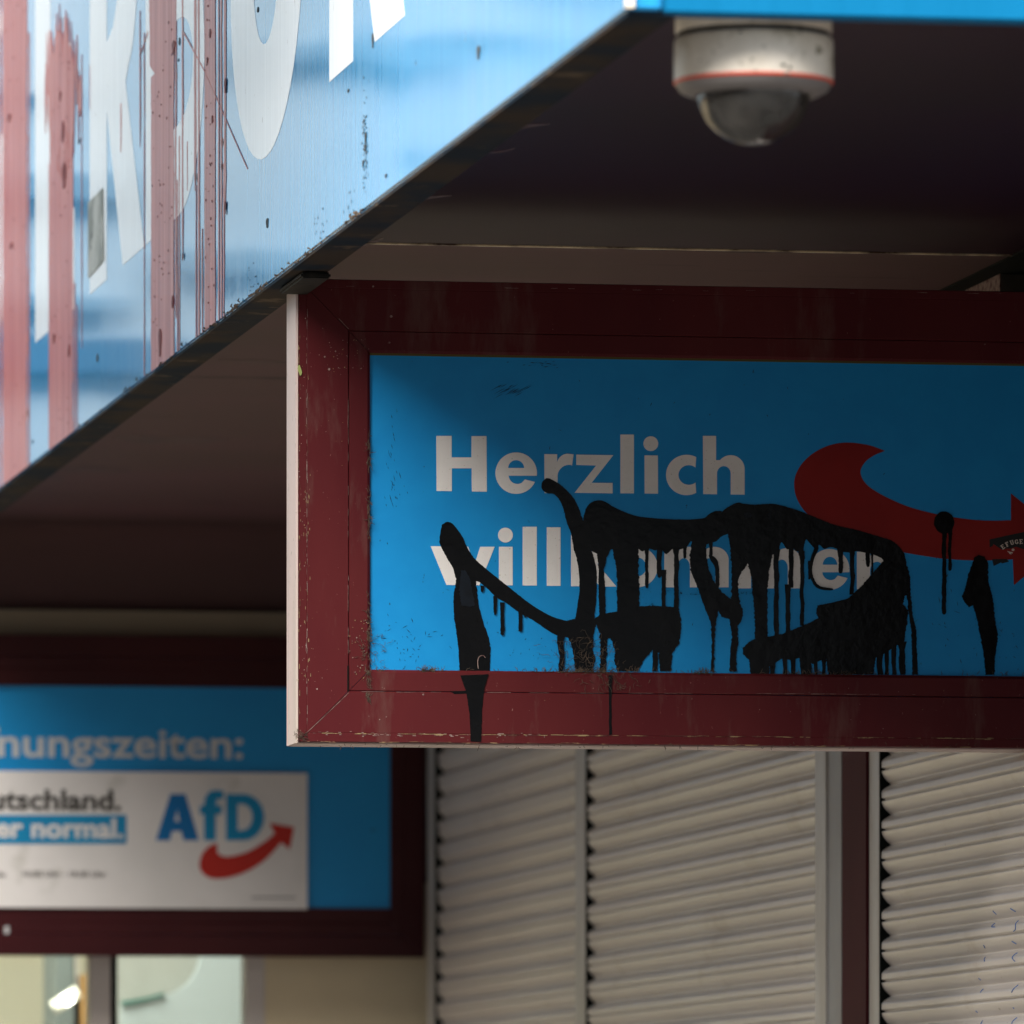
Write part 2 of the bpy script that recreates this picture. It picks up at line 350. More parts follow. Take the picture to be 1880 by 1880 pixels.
fx = lambda d: (lambda a, b_, dd: (XF - dd, a, b_))
def fmap(a, b_, d): return (XF - d, a, b_)
def yu(u): return on_x(u, 0, XF)[0]
H = .57; ZB = CAMZ + 1.143
def big(loops, u0, u1):
    ya, yb = yu(u0), yu(u1)
    L = [[(ya + (yb - ya) * s_, ZB + t_ * H) for s_, t_ in l] for l in loops]
    MB().prism(L, fmap, .0001, .0003).build('letter', M['letter_big'], fas)
def ell(cx, cy, rx, ry, a0, a1, n=20): return [(cx + rx * math.cos(math.radians(a0 + (a1 - a0) * i / n)), cy + ry * math.sin(math.radians(a0 + (a1 - a0) * i / n))) for i in range(n + 1)]
R_ = [[(0, 0), (.325, 0), (.325, .37), (.618, 0), (1, 0), (.668, .39)] + catmull([(.80, .45), (.88, .56), (.905, .70), (.87, .84), (.77, .95), (.60, 1.0)], 5, False) + [(0, 1)],
      [(.325, .517)] + catmull([(.44, .535), (.53, .60), (.56, .69), (.53, .78), (.44, .835), (.325, .85)], 5, False)]
E_ = [[(0, 0), (1, 0), (1, .228), (.40, .228), (.40, .39), (.92, .39), (.92, .61), (.40, .61), (.40, .772), (1, .772), (1, 1), (0, 1)]]
B_ = [[(0, 0), (.50, 0)] + ell(.56, .29, .42, .29, -88, 60, 16) + ell(.55, .75, .36, .25, -40, 88, 16) + [(.5, 1), (0, 1)],
      [(.32, .186), (.55, .186)] + ell(.56, .295, .24, .107, -85, 85, 12) + [(.32, .402)], [(.32, .60), (.5, .60)] + ell(.5, .70, .2, .10, -85, 85, 12) + [(.32, .80)]]
U_ = [[(0, 1), (0, .34)] + ell(.5, .33, .5, .365, 180, 360, 26) + [(1, 1), (.68, 1), (.68, .36)] + ell(.5, .33, .175, .15, 0, -180, 16) + [(.337, 1)]]
G_ = [ell(.52, .5, .52, .53, 40, 330, 36) + [(1, .05), (1, .58), (.52, .58), (.52, .38), (.7, .38), (.7, .27)] + ell(.54, .5, .23, .29, 300, 50, 24)]
big(G_, -70, 13); big(E_, 65, 137); big(R_, 165, 265); big(B_, 268, 378); big(U_, 424, 557); big(R_, 605, 743)
for c in (.25, .75): big([[(c + .15 * math.cos(t * .4), 1.24 + .115 * math.sin(t * .4)) for t in range(16)]], 424, 557)

# thrown red paint: broad runs, thin drips, splash tops
kk = 0
REDRUNS = []
def run(u0, u1, vtop, vbot=None, wob=.0012, ragged=False, seed=0):
    """one vertical paint run on the side fascia between screen-measured columns u0..u1"""
    global kk
    kk += 1
    y0, y1 = yu(u0), yu(u1)
    um = (u0 + u1) / 2
    zt = min(on_x(um, vtop, XF)[1], ZF + 1.04)
    zb = ZF + .0008 if vbot is None else on_x(um, vbot, XF)[1]
    n_ = max(10, int((zt - zb) / .005)); wid = abs(y0 - y1)
    left = []; right = []
    for i in range(n_ + 1):
        t = i / n_; z = zt + (zb - zt) * t
        end = 1.0
        if vbot is not None:
            end = min(1, (1 - t) * n_ / 8.0 + .15)
        a = (noise.noise(Vector((z * 14, seed + 3.1, kk)))) * wob * 3 + noise.noise(Vector((z * 60, seed, kk))) * wob * 1.6 + noise.noise(Vector((z * 170, seed, kk))) * wob * 1.2
        b2 = (noise.noise(Vector((z * 14, seed + 9.7, kk)))) * wob * 3 + noise.noise(Vector((z * 60, seed + 5, kk))) * wob * 1.6 + noise.noise(Vector((z * 170, seed + 5, kk))) * wob * 1.2
        m_ = (y0 + y1) / 2
        left.append((m_ + (y0 - m_) * end + a, z)); right.append((m_ + (y1 - m_) * end + b2, z))
    if ragged:
        top = []
        k_ = 14
        for i in range(1, k_):
            t = i / k_; top.append((right[0][0] + (left[0][0] - right[0][0]) * t, zt + random.uniform(-.01, .03)))
        loop = left + right[::-1] + top
    else: loop = left + right[::-1]
    d = .00045 + kk * .000008
    MB().prism([loop], fmap, .0003, d).build('red_paint_run', M['red_paint'], fas)
run(5, 50, -200, wob=.004); run(-2, 2, -200); run(11, 14, 250); run(52, 54.5, 60)
run(92, 134, 130, wob=.003); run(90, 93, 300); run(136, 138.5, 520); run(141, 142.5, 560)
# splash at the head of the second run
spm = MB()
for i in range(105):
    u_ = 92 + 42 * random.random() if i < 26 else random.gauss(114, 19)
    if not 84 < u_ < 152: continue
    vt_ = 95 + abs(u_ - 112) * 1.9 - random.uniform(0, 95) * (1 if random.random() < .5 else .3); vb_ = random.uniform(200, 340) - abs(u_ - 114) * 2.2
    if vb_ < vt_ + 25: vb_ = vt_ + 25
    w_ = random.uniform(1.6, 4.2) if i < 26 else random.uniform(.5, 3.0)
    yl, yr = yu(u_ - w_), yu(u_ + w_); zt_, zb_ = on_x(u_, vt_, XF)[1], on_x(u_, vb_, XF)[1]; ym = (yl + yr) / 2
    n2 = 12; Lf = []; Rt = []
    for k_ in range(n2 + 1):
        t_ = k_ / n2; e_ = min(1, .12 + 3.2 * t_, .12 + 3.0 * (1 - t_)); z_ = zt_ + (zb_ - zt_) * t_; j_ = noise.noise(Vector((z_ * 25, i * 3.3, 0))) * .006
        Lf.append((ym + (yl - ym) * e_ + j_, z_)); Rt.append((ym + (yr - ym) * e_ + j_, z_))
    spm.prism([Lf + Rt[::-1]], fmap, .0003, .00062 + i * .000003)
spm.build('red_paint_splash', M['red_paint'], fas)
run(275, 324, -200, 150, wob=.003); run(278, 320, 120, wob=.002); run(281, 316, 560); run(322, 324.5, 40, 585); run(334.5, 337, -100, 470); run(329, 330.5, 250); run(325.5, 327, 330)
run(357, 361, -200, 350); run(364, 367, -200); run(376, 396, -200, wob=.0012); run(401, 403, -200); run(405.5, 408, -200); run(412, 415.5, -60, 385); run(410.5, 412.5, 300)
run(360, 361.5, 340); run(371, 372.5, 420); run(257, 258.5, 20, 270); run(265, 266, 60, 690); run(150, 151, 100, 640); run(165, 166, 120, 200); run(222, 223.5, 190, 280); run(344, 345, 260, 350)
for a_, b2, w_ in (((258, 100), (272, 60), .0012), ((338, 60), (376, 130), .0010), ((376, 130), (455, 310), .0006)):
    p, q = on_x(*a_, XF), on_x(*b2, XF); dx, dz = q[0] - p[0], q[1] - p[1]; l_ = math.hypot(dx, dz); nx, nz = -dz / l_ * w_, dx / l_ * w_
    MB().prism([[(p[0] + nx, p[1] + nz), (q[0] + nx, q[1] + nz), (q[0] - nx, q[1] - nz), (p[0] - nx, p[1] - nz)]], fmap, .0003, .00085).build('red_paint_run', M['red_paint'], fas)
dr = MB()
def drop(u, v, w, h, base=.0009):
    y, z = on_x(u, v, XF); s_ = 8.6 / F * 1.15
    pts = [(y + w * s_ * 6 * .5 * math.cos(t) * (1 + .25 * math.sin(3 * t + u)), z + h * s_ * .5 * math.sin(t) - (h * s_ * .2 if math.sin(t) < -.6 else 0)) for t in [i * 6.2832 / 12 for i in range(12)]]
    dr.prism([pts], fmap, base, base + .0004)
for u, v, w, h in ((112, 175, 7, 18), (117, 238, 9, 38), (119, 318, 11, 46), (320, 85, 7, 22), (415, 155, 4, 22), (415, 380, 4, 20), (361, 325, 3, 14), (295, 625, 7, 44), (318, 552, 4, 20), (100, 620, 5, 18), (128, 642, 5, 22), (22, 450, 10, 10), (18, 215, 8, 14), (387, 60, 4, 14), (382, 110, 3, 10), (391, 218, 3, 12), (410, 260, 3, 14), (409, 305, 3, 10), (337, 470, 3, 12)):
    drop(u, v, w, h)
for i in range(170):
    u = random.choice((random.uniform(8, 48), random.uniform(95, 132), random.uniform(280, 318), random.uniform(377, 395)))
    drop(u, random.uniform(0, 880 - u * .76), random.uniform(.5, 1.6), random.uniform(1, 4.5))
dr.build('red_drop', M['red_drop'], fas)
pk = MB(); dr = pk
for u, v, w, h in ((879, 94, 5, 17), (709, 322, 3, 5), (491, 408, 4, 14), (179, 656, 4, 14), (474, 17, 3, 8), (330, 75, 3, 12), (328, 110, 2, 5), (146, 258, 4, 10), (51, 758, 4, 12), (685, 72, 3, 20), (640, 166, 3, 5), (60, 810, 3, 7), (672, 250, 3, 14), (671, 270, 3, 8), (667, 300, 2, 10)):
    drop(u, v, w, h, .0003)
for i in range(80):
    drop(random.gauss(670, 2.5), random.gauss(265, 60), random.uniform(.25, .9), random.uniform(1, 4), .0003)
for uc, vc in ((590, 425), (462, 520), (645, 385)):
    for i in range(16): drop(random.gauss(uc, 6), vc + random.gauss(0, 14) - 6, random.uniform(.25, .8), random.uniform(1, 3), .0003)
pk.build('dirt_speck', surf('brown grey speck', (.07, .075, .075), .8, .1), fas)
stk = [(163, 372), (190, 345), (192, 478), (163, 512)]
MB().prism([[on_x(u, v, XF) for u, v in stk]], fmap, .0008, .0012).build('sticker', M['sticker_grey'], fas)

# ================================================================== hanging sign
def mitred_frame(root, x0, x1, z0, z1, yf, w, bead, mat, gap=.0004, groove=.010):
    """four mitred rails (w wide) and four inner beads"""
    prof = [(0.0, .003), (.0008, 0.0), (groove - .0006, 0.0), (groove, .0003), (groove + .0006, 0.0), (w - .0008, 0.0), (w, .0010), (w, .012), (0, .012)]
    bprof = [(w + .0005, .0012), (w + .001, .0006), (w + bead - .003, .0006), (w + bead, .0030), (w + bead, .012), (w + .0005, .012)]
    def side(kind, pr):
        mb = MB(); rows = []
        for o_, d_ in pr:
            y = yf + d_
            if kind == 'l': a, b_ = (x0 + o_, y, z0 + o_ + gap), (x0 + o_, y, z1 - o_ - gap)
            if kind == 'r': a, b_ = (x1 - o_, y, z0 + o_ + gap), (x1 - o_, y, z1 - o_ - gap)
            if kind == 'b': a, b_ = (x0 + o_ + gap, y, z0 + o_), (x1 - o_ - gap, y, z0 + o_)
            if kind == 't': a, b_ = (x0 + o_ + gap, y, z1 - o_), (x1 - o_ - gap, y, z1 - o_)
            rows.append((a, b_))
        n_ = len(rows)
        for a, b_ in rows: mb.v += [a, b_]
        for i in range(n_):
            j = (i + 1) % n_; mb.f.append((2 * i, 2 * i + 1, 2 * j + 1, 2 * j))
        mb.f.append(tuple(2 * i for i in range(n_))); mb.f.append(tuple(2 * i + 1 for i in range(n_))[::-1])
        return mb
    for k_ in 'lr':
        side(k_, prof).build('frame_stile', mat, root); side(k_, bprof).build('glazing_bead', mat, root)
    for k_ in 'tb':
        side(k_, prof).build('frame_rail', mat, root); side(k_, bprof).build('glazing_bead', mat, root)

sx0, sz0 = on_y(547, 1362, Y1)
sz1 = on_y(547, 511, Y1)[1]
sx1 = 2.262
sign = thing('hanging_sign', ((sx0 + sx1) / 2, Y1 + .03, sz0), 'maroon framed blue welcome sign hanging under the canopy, daubed with dripping black paint', 'sign')
px0 = on_y(679, 900, Y1 + .003)[0]
W1 = .0553; BD = px0 - sx0 - W1
mitred_frame(sign, sx0, sx1, sz0, sz1, Y1, W1, BD, M['maroon'])
box('casing', (sx0 + .0004, sx1 - .0004, Y1 + .0122, Y1 + .072, sz0 - .0012, sz1 + .0004), M['casing'], sign)
# little lip at the left edge, as the bare metal turns over the front edge
box('edge_strip', (sx0 - .0022, sx0 + .0002, Y1 + .001, Y1 + .071, sz0 - .001, sz1 + .0003), M['casing'], sign)
YP = Y1 + .0065
panel = box('sign_panel', (sx0 + .05, sx1 - .05, YP, YP + .004, sz0 + .05, sz1 - .05), M['panel'], sign)
zi = sz1 - W1 - BD
box('gasket', (px0 - .002, sx1 - W1 - BD, Y1 + .004, YP - .0002, zi - .0022, zi + .004), M['gasket'], sign)

def A(x, y): return (760 + x / 2.9375, 740 + y / 2.9375)
def B(x, y): return (1300 + x / 3.2414, 740 + y / 3.2414)
def pmap(a, b_, d): return (a, YP - d, b_)
def P(loop, f): return [on_y(*f(x, y), YP) for x, y in loop]
def letter(loops, f): MB().prism([P(l, f) for l in loops], pmap, .0001, .0004).build('letter', M['white_film'], panel)
def eglyph(cx, cy, r, bt, bb, xr, ex0, ex1, ety, ty, f, ry=None):
    ry = ry or r
    a0 = math.degrees(math.asin(max(-1, min(1, (cy - bb) / ry))))
    outer = arc(cx, cy, r, ry, a0, 335, 44)
    last = outer[-1]
    inner = [(cx + r * .40, cy + ry * .335)] + arc(cx + r * .02, cy + ry * .12, r * .36, ry * .36, 310, 180, 12)
    inner = [(cx + r * .42, cy + ry * .30)] + arc(cx + r * .06, cy + ry * .10, r * .42, ry * .42, 300, 186, 12)
    loop = outer + inner + [(ex0, bb)]
    eye = [(ex0, bt)] + arc((ex0 + ex1) / 2, bt, (ex1 - ex0) / 2, bt - ety, 172, 8, 12) + [(ex1, bt)]
    letter([loop, eye], f)
# Herzlich
letter([[(120, 177), (203, 177), (203, 293), (310, 293), (310, 178), (391, 178), (393, 478), (312, 477), (311, 352), (204, 352), (204, 475), (122, 474)]], A)
eglyph(551, 378, 112, 350, 392, 662, 508, 594, 308, 0, A)
letter([[(703, 275), (772, 276), (772, 310)] + arc(830, 335, 60, 62, 165, 92, 8) + [(861, 277), (852, 338)] + arc(838, 395, 64, 62, 80, 175, 8) + [(774, 486), (704, 486)]], A)
letter([[(875, 278), (1075, 281), (958, 430), (1071, 431), (1071, 487), (866, 484), (982, 337), (875, 334)]], A)
letter([rect(1113, 170, 1186, 487)], A)
letter([[(1243, 282), (1315, 283), (1316, 489), (1244, 488)]], A); letter([circle(1277, 219, 40)], A)
letter([arc(1470, 388, 111, 109, 62, 298, 34) + [(1518, 430)] + arc(1482, 388, 56, 53, 310, 50, 20) + [(1518, 346)]], A)
letter([[(1558, 177), (1629, 177), (1629, 308)] + arc(1708, 356, 75, 75, 140, 0, 16) + [(1783, 494), (1708, 493), (1708, 380)] + arc(1671, 380, 37, 40, 0, 180, 12) + [(1634, 492), (1560, 491)]], A)
# willkommen
letter([[(90, 772), (165, 772), (202, 872), (238, 774), (292, 774), (326, 872), (357, 775), (435, 775), (352, 983), (300, 983), (263, 890), (227, 982), (175, 981)]], A)
letter([rect(458, 775, 532, 983)], A); letter([circle(493, 712, 40)], A)
letter([rect(586, 667, 662, 984)], A); letter([rect(716, 670, 790, 986)], A)
letter([[(847, 672), (922, 672), (922, 850), (975, 779), (1062, 780), (990, 868), (1092, 990), (1003, 990), (922, 890), (922, 988), (847, 988)]], A)
letter([circle(1202, 884, 112, 110), circle(1202, 884, 50, 52)[::-1]], A)
def mglyph(x0, y0, y1, w, f, n=2, k=1.0):
    sw = 72 * k; g_ = (w - sw * (n + 1)) / n
    loop = [(x0, y0), (x0 + sw, y0), (x0 + sw, y0 + 22 * k)]
    for i in range(n):
        xa = x0 + sw + i * (g_ + sw)
        loop += arc(xa + g_ * .5 + sw * .38, y0 + 62 * k, g_ * .5 + sw * .62, 70 * k, 128, 28 if i < n - 1 else 0, 12)
    xr = x0 + w
    loop += [(xr, y1)]
    for i in range(n - 1, -1, -1):
        xa = x0 + sw + i * (g_ + sw)
        loop += [(xa + g_, y1)] + arc(xa + g_ / 2, y0 + 98 * k, g_ / 2, 44 * k, 0, 180, 12) + [(xa, y1)]
        if i > 0: pass
    loop += [(x0, y1)]
    letter([loop], f)
mglyph(1350, 783, 994, 347, A)
mglyph(176, 872, 1103, 377, B, 2, 1.10)
eglyph(722, 990, 119, 962, 1007, 840, 682, 768, 915, 0, B, 122)
mglyph(885, 885, 1108, 240, B, 1, 1.10)
# red swoosh arrow
body = catmull([(1052, 285), (960, 252), (850, 236), (760, 242), (680, 268), (610, 310), (555, 365), (522, 425), (512, 480), (520, 545), (550, 610), (600, 668), (700, 740), (850, 810), (1000, 855), (1170, 890), (1300, 912), (1400, 926), (1550, 936), (1700, 936), (1813, 930)], 4, False)
head = [(1820, 1084), (2140, 812), (1802, 538)]
inner = catmull([(1802, 698), (1650, 700), (1500, 686), (1350, 660), (1200, 620), (1080, 570), (980, 515), (930, 470), (908, 425), (910, 390), (940, 345), (990, 310), (1052, 285)], 4, False)[:-1]
MB().prism([P(body + head + inner, B)], pmap, .0001, .0005).build('arrow_emblem', M['arrow_red'], panel)

# black paint
bp = MB(); bk = 0
bp_dot = MB(); bp_mark = MB(); bp_leg = MB(); bp_frag = MB(); MAINBP = bp
def rough(loop, seg=5.0, amp=1.6, sd=0):
    out = []
    n_ = len(loop)
    for i in range(n_):
        p, q = loop[i], loop[(i + 1) % n_]; d = math.hypot(q[0] - p[0], q[1] - p[1]); m_ = max(1, int(d / seg))
        vert = abs(q[1] - p[1]) / (d + 1e-6)
        for j in range(m_):
            t = j / m_; x, y = p[0] + (q[0] - p[0]) * t, p[1] + (q[1] - p[1]) * t
            nv = noise.noise(Vector((x * .07, y * .07, sd))) + .9 * noise.noise(Vector((x * .23, y * .23, sd + 4)))
            out.append((x + nv * amp * 1.2 * vert, y + noise.noise(Vector((x * .15, y * .15, sd + 9))) * amp * .7))
    return out
def daub(pts, f, smooth=True, amp=2.2):
    global bk
    bk += 1
    l = catmull(pts, 4) if smooth else pts
    bp.prism([P(rough(l, 5, amp, bk), f)], pmap, .0006, .0010 + bk * .00002)
def drip(x, y0, y1, w, f, tip=True, dx=0):
    n_ = max(4, int((y1 - y0) / 22)); l = []; r_ = []
    for i in range(n_ + 1):
        t = i / n_; y = y0 + (y1 - y0) * t; ww = w * (.5 + .18 * noise.noise(Vector((x, y * .02, 1))) + (.25 * math.exp(-t * n_ / 1.5)))
        xx = x + dx * t + noise.noise(Vector((x, y * .012, 7))) * w * .25
        if tip and i == n_ - 1: ww *= 1.18
        l.append((xx - ww, y)); r_.append((xx + ww, y))
    e = arc((l[-1][0] + r_[-1][0]) / 2, y1, (r_[-1][0] - l[-1][0]) / 2, w * .6, 200, 340, 5) if tip else []
    daub(l + e + r_[::-1], f, False, 1.6)
daub([(137, 745), (148, 668), (162, 648), (183, 641), (207, 651), (232, 680), (262, 725), (292, 790), (335, 848), (430, 928), (530, 1008), (630, 1085), (730, 1145), (810, 1172), (870, 1180), (960, 1180), (960, 1260), (860, 1265), (780, 1255), (720, 1225), (640, 1170), (560, 1125), (500, 1080), (440, 1045), (395, 1000), (340, 960), (300, 975), (235, 960), (210, 890), (180, 840), (150, 785)], A)
daub([(225, 880), (330, 930), (337, 1010), (350, 1100), (375, 1190), (400, 1260), (413, 1330), (409, 1395), (408, 1446), (245, 1446), (240, 1330), (228, 1240), (215, 1150), (211, 1060), (218, 1000), (228, 940)], A, False, 3)
daub([(686, 448), (697, 418), (722, 405), (765, 425), (800, 450), (850, 500), (885, 560), (912, 640), (935, 720), (955, 790), (980, 880), (985, 960), (980, 1080), (972, 1150), (972, 1210), (860, 1210), (872, 1150), (885, 1060), (893, 1000), (890, 930), (880, 850), (862, 790), (845, 700), (822, 640), (805, 570), (785, 525), (755, 492), (722, 488), (695, 472)], A)
daub([(770, 1190), (860, 1165), (985, 1165), (968, 1250), (963, 1330), (978, 1380), (960, 1447), (868, 1447), (862, 1380), (850, 1310), (830, 1265), (790, 1255)], A, False, 4)
daub([(912, 650), (918, 595), (935, 555), (965, 532), (1000, 524), (1035, 535), (1075, 560), (1140, 590), (1210, 612), (1300, 622), (1400, 628), (1500, 628), (1565, 620), (1590, 600), (1620, 585), (1655, 583), (1680, 590), (1712, 560), (1745, 542), (1790, 560), (1790, 700), (1725, 700), (1688, 708), (1655, 722), (1630, 745), (1585, 760), (1530, 775), (1495, 745), (1470, 775), (1430, 790), (1400, 782), (1360, 815), (1330, 785), (1300, 795), (1265, 785), (1230, 800), (1200, 785), (1100, 800), (1063, 790), (1040, 830), (1015, 830), (985, 812), (950, 790), (930, 730)], A)
daub([(1068, 770), (1212, 770), (1208, 900), (1215, 1000), (1213, 1096), (1300, 1094), (1380, 1098), (1425, 1105), (1438, 1160), (1441, 1230), (1428, 1300), (1392, 1350), (1384, 1446), (1325, 1446), (1318, 1350), (1300, 1310), (1280, 1340), (1240, 1385), (1205, 1446), (1095, 1446), (1080, 1390), (1085, 1340), (1060, 1270), (1030, 1262), (1000, 1235), (980, 1190), (976, 1160), (1000, 1140), (1060, 1130), (1096, 1125), (1094, 1000), (1092, 900)], A, False, 5)
daub([(985, 790), (1040, 810), (1032, 870), (1022, 900), (1030, 1000), (1032, 1150), (1000, 1150), (994, 1000), (996, 900)], A, False, 3)
daub([(1000, 1215), (1050, 1230), (1040, 1300), (1036, 1446), (1000, 1446), (1005, 1340)], A, False, 5)
drip(1255, 780, 988, 17, A); drip(1322, 780, 930, 22, A); drip(1346, 900, 1098, 20, A, False); drip(1414, 780, 1128, 24, A, False); drip(1300, 1290, 1446, 26, A, False); drip(1460, 770, 830, 14, A)
daub([(1500, 735), (1572, 735), (1575, 830), (1590, 900), (1620, 970), (1660, 1020), (1710, 1060), (1745, 1085), (1768, 1105), (1774, 1140), (1762, 1180), (1745, 1200), (1747, 1300), (1735, 1380), (1740, 1448), (1700, 1448), (1705, 1350), (1715, 1250), (1700, 1165), (1662, 1155), (1640, 1120), (1628, 1180), (1622, 1250), (1616, 1448), (1600, 1448), (1605, 1300), (1602, 1190), (1570, 1110), (1545, 1040), (1515, 960), (1490, 900), (1487, 820)], A, False, 4)
drip(1600, 750, 830, 14, A); daub([(1590, 820), (1625, 835), (1643, 880), (1645, 985), (1628, 990), (1622, 890), (1600, 850)], A, True, 2)
daub([(100, 680), (330, 700), (385, 880), (365, 990), (352, 1110), (352, 1400), (278, 1400), (275, 1250), (262, 1100), (255, 1020), (235, 955), (205, 1000), (178, 1040), (178, 1110), (190, 1200), (205, 1230), (190, 1275), (150, 1270), (120, 1220), (137, 1150), (140, 1000), (135, 900), (120, 790)], B, False, 5)
daub([(80, 660), (130, 612), (178, 593), (210, 600), (280, 605), (380, 600), (440, 612), (520, 635), (600, 665), (680, 698), (760, 728), (880, 755), (1000, 790), (1080, 815), (1120, 840), (1155, 880), (1169, 910), (1168, 975), (1050, 975), (1040, 932), (990, 905), (940, 892), (880, 882), (850, 890), (800, 885), (760, 866), (725, 858), (690, 868), (662, 845), (640, 872), (605, 835), (580, 812), (562, 870), (520, 882), (500, 850), (470, 872), (435, 828), (415, 880), (370, 900), (200, 830), (120, 760)], B, True, 3)
daub([(1168, 920), (1050, 932), (980, 1010), (900, 1100), (830, 1165), (750, 1185), (690, 1198), (650, 1205), (643, 1250), (655, 1280), (600, 1310), (500, 1350), (440, 1375), (380, 1388), (290, 1395), (240, 1425), (203, 1460), (212, 1500), (243, 1530), (250, 1615), (360, 1615), (368, 1550), (400, 1545), (440, 1520), (500, 1532), (560, 1508), (620, 1552), (650, 1540), (700, 1520), (715, 1615), (985, 1615), (990, 1540), (1005, 1490), (1035, 1500), (1080, 1470), (1120, 1440), (1165, 1440), (1175, 1350), (1185, 1290), (1190, 1235), (1160, 1200), (1165, 1160), (1200, 1100), (1200, 1040), (1186, 980)], B, False, 5)
daub([(1168, 940), (1186, 980), (1200, 1040), (1203, 1120), (1215, 1260), (1238, 1350), (1240, 1450), (1247, 1617), (1214, 1617), (1213, 1480), (1207, 1350), (1190, 1240), (1188, 1180), (1170, 1120)], B, False, 4)
for x, y0, y1, w, dx in ((382, 1540, 1617, 24, 0), (455, 1500, 1617, 22, 5), (505, 1500, 1617, 24, 0), (575, 1500, 1617, 60, 10), (640, 1520, 1617, 18, 0), (688, 1500, 1617, 20, 0), (1020, 1460, 1617, 34, 0), (1062, 1440, 1617, 22, 0), (1102, 1420, 1617, 26, 5), (1152, 1420, 1617, 34, 4)):
    drip(x, y0, y1, w, B, False, dx)
drip(405, 870, 1390, 28, B, False); drip(492, 850, 1100, 26, B, False); drip(474, 1080, 1370, 26, B, False); drip(550, 850, 900, 26, B); drip(558, 880, 1325, 22, B, False)
drip(787, 870, 1000, 24, B); drip(856, 870, 1140, 24, B, False); drip(948, 880, 965, 20, B); drip(975, 880, 1030, 10, B)
daub([(640, 850), (655, 870), (628, 930), (618, 1000), (635, 1060), (670, 1092), (738, 1104), (735, 1114), (680, 1112), (640, 1095), (612, 1050), (603, 990), (610, 920)], B, True, 2)
drip(600, 940, 1045, 9, B)
bp = bp_dot
daub([(1403 + 60 * math.cos(t * .5236), 712 + 66 * math.sin(t * .5236)) for t in range(12)], B, True, 4)
drip(1403, 750, 1245, 24, B); drip(1437, 750, 988, 18, B)
bp = bp_mark
daub([(1570, 960), (1580, 920), (1610, 905), (1645, 915), (1663, 950), (1665, 1060), (1685, 1130), (1698, 1210), (1710, 1320), (1722, 1380), (1716, 1440), (1705, 1520), (1702, 1617), (1650, 1617), (1640, 1500), (1620, 1400), (1600, 1290), (1575, 1205), (1550, 1215), (1520, 1180), (1510, 1150), (1530, 1100), (1545, 1030)], B, False, 4)
bp = MAINBP
drip(368, 985, 1012, 14, A); drip(437, 1040, 1135, 14, A); drip(475, 1075, 1243, 17, A); drip(573, 1120, 1224, 16, A); drip(793, 1240, 1436, 28, A); drip(600, 1130, 1150, 12, A)
bp = bp_frag
for i in range(60):
    f_, x, y = random.choice(((A, random.uniform(1210, 1400), random.gauss(1000, 8)), (A, random.uniform(1215, 1290), random.gauss(1060, 20)), (A, random.uniform(1380, 1540), random.gauss(1030, 3)), (B, random.uniform(190, 260), random.gauss(1132, 3)), (B, random.uniform(360, 480), random.gauss(1135, 4))))
    s_ = random.uniform(1.0, 3.5)
    daub([(x - s_, y), (x, y - s_ * .6), (x + s_ * 1.3, y), (x, y + s_ * .6)], f_, False, .4)
for q_ in (MAINBP, bp_dot, bp_mark): q_.build('black_paint', M['black_paint'], panel)
bp_frag.build('paint_speck', M['black_paint'], panel)['kind'] = 'stuff'
MB().prism([P(rough([(250, 905), (275, 900), (300, 950), (318, 1040), (328, 1090), (300, 1100), (255, 1092), (244, 1010)], 6, 5, 2), A)], pmap, .0016, .0018).build('washed_patch', M['blue_smear'], panel)
for c_ in ((235, 668, 24, 18), (365, 672, 12, 20)):
    MB().prism([P(rough(circle(c_[0], c_[1], c_[2], c_[3], 16), 5, 9, c_[0]), B)], pmap, .0019, .0021).build('washed_patch', M['blue_smear'], panel)
# paint runs that reach the frame
fmb = MB()
def fm(a, b_, d): return (a, Y1 - d, b_)
for l in ([(845, 1240), (897, 1238), (889, 1262), (885, 1300), (883, 1362), (864, 1361), (862, 1310), (856, 1272)], [(1117, 1240), (1124, 1240), (1122, 1290), (1123, 1348), (1118, 1350), (1118, 1290)]):
    fmb = MB(); fmb.prism([[on_y(u, v, Y1) for u, v in rough(l, 3, .6, 3)]], fm, .0001, .0007).build('black_paint_run', M['black_paint'], sign)
MB().prism([[on_y(u, v, Y1) for u, v in rough([(826, 1269), (862, 1268), (862, 1273), (835, 1274)], 3, .3, 3)]], fm, .0001, .0005).build('black_paint_run', M['black_paint'], sign)

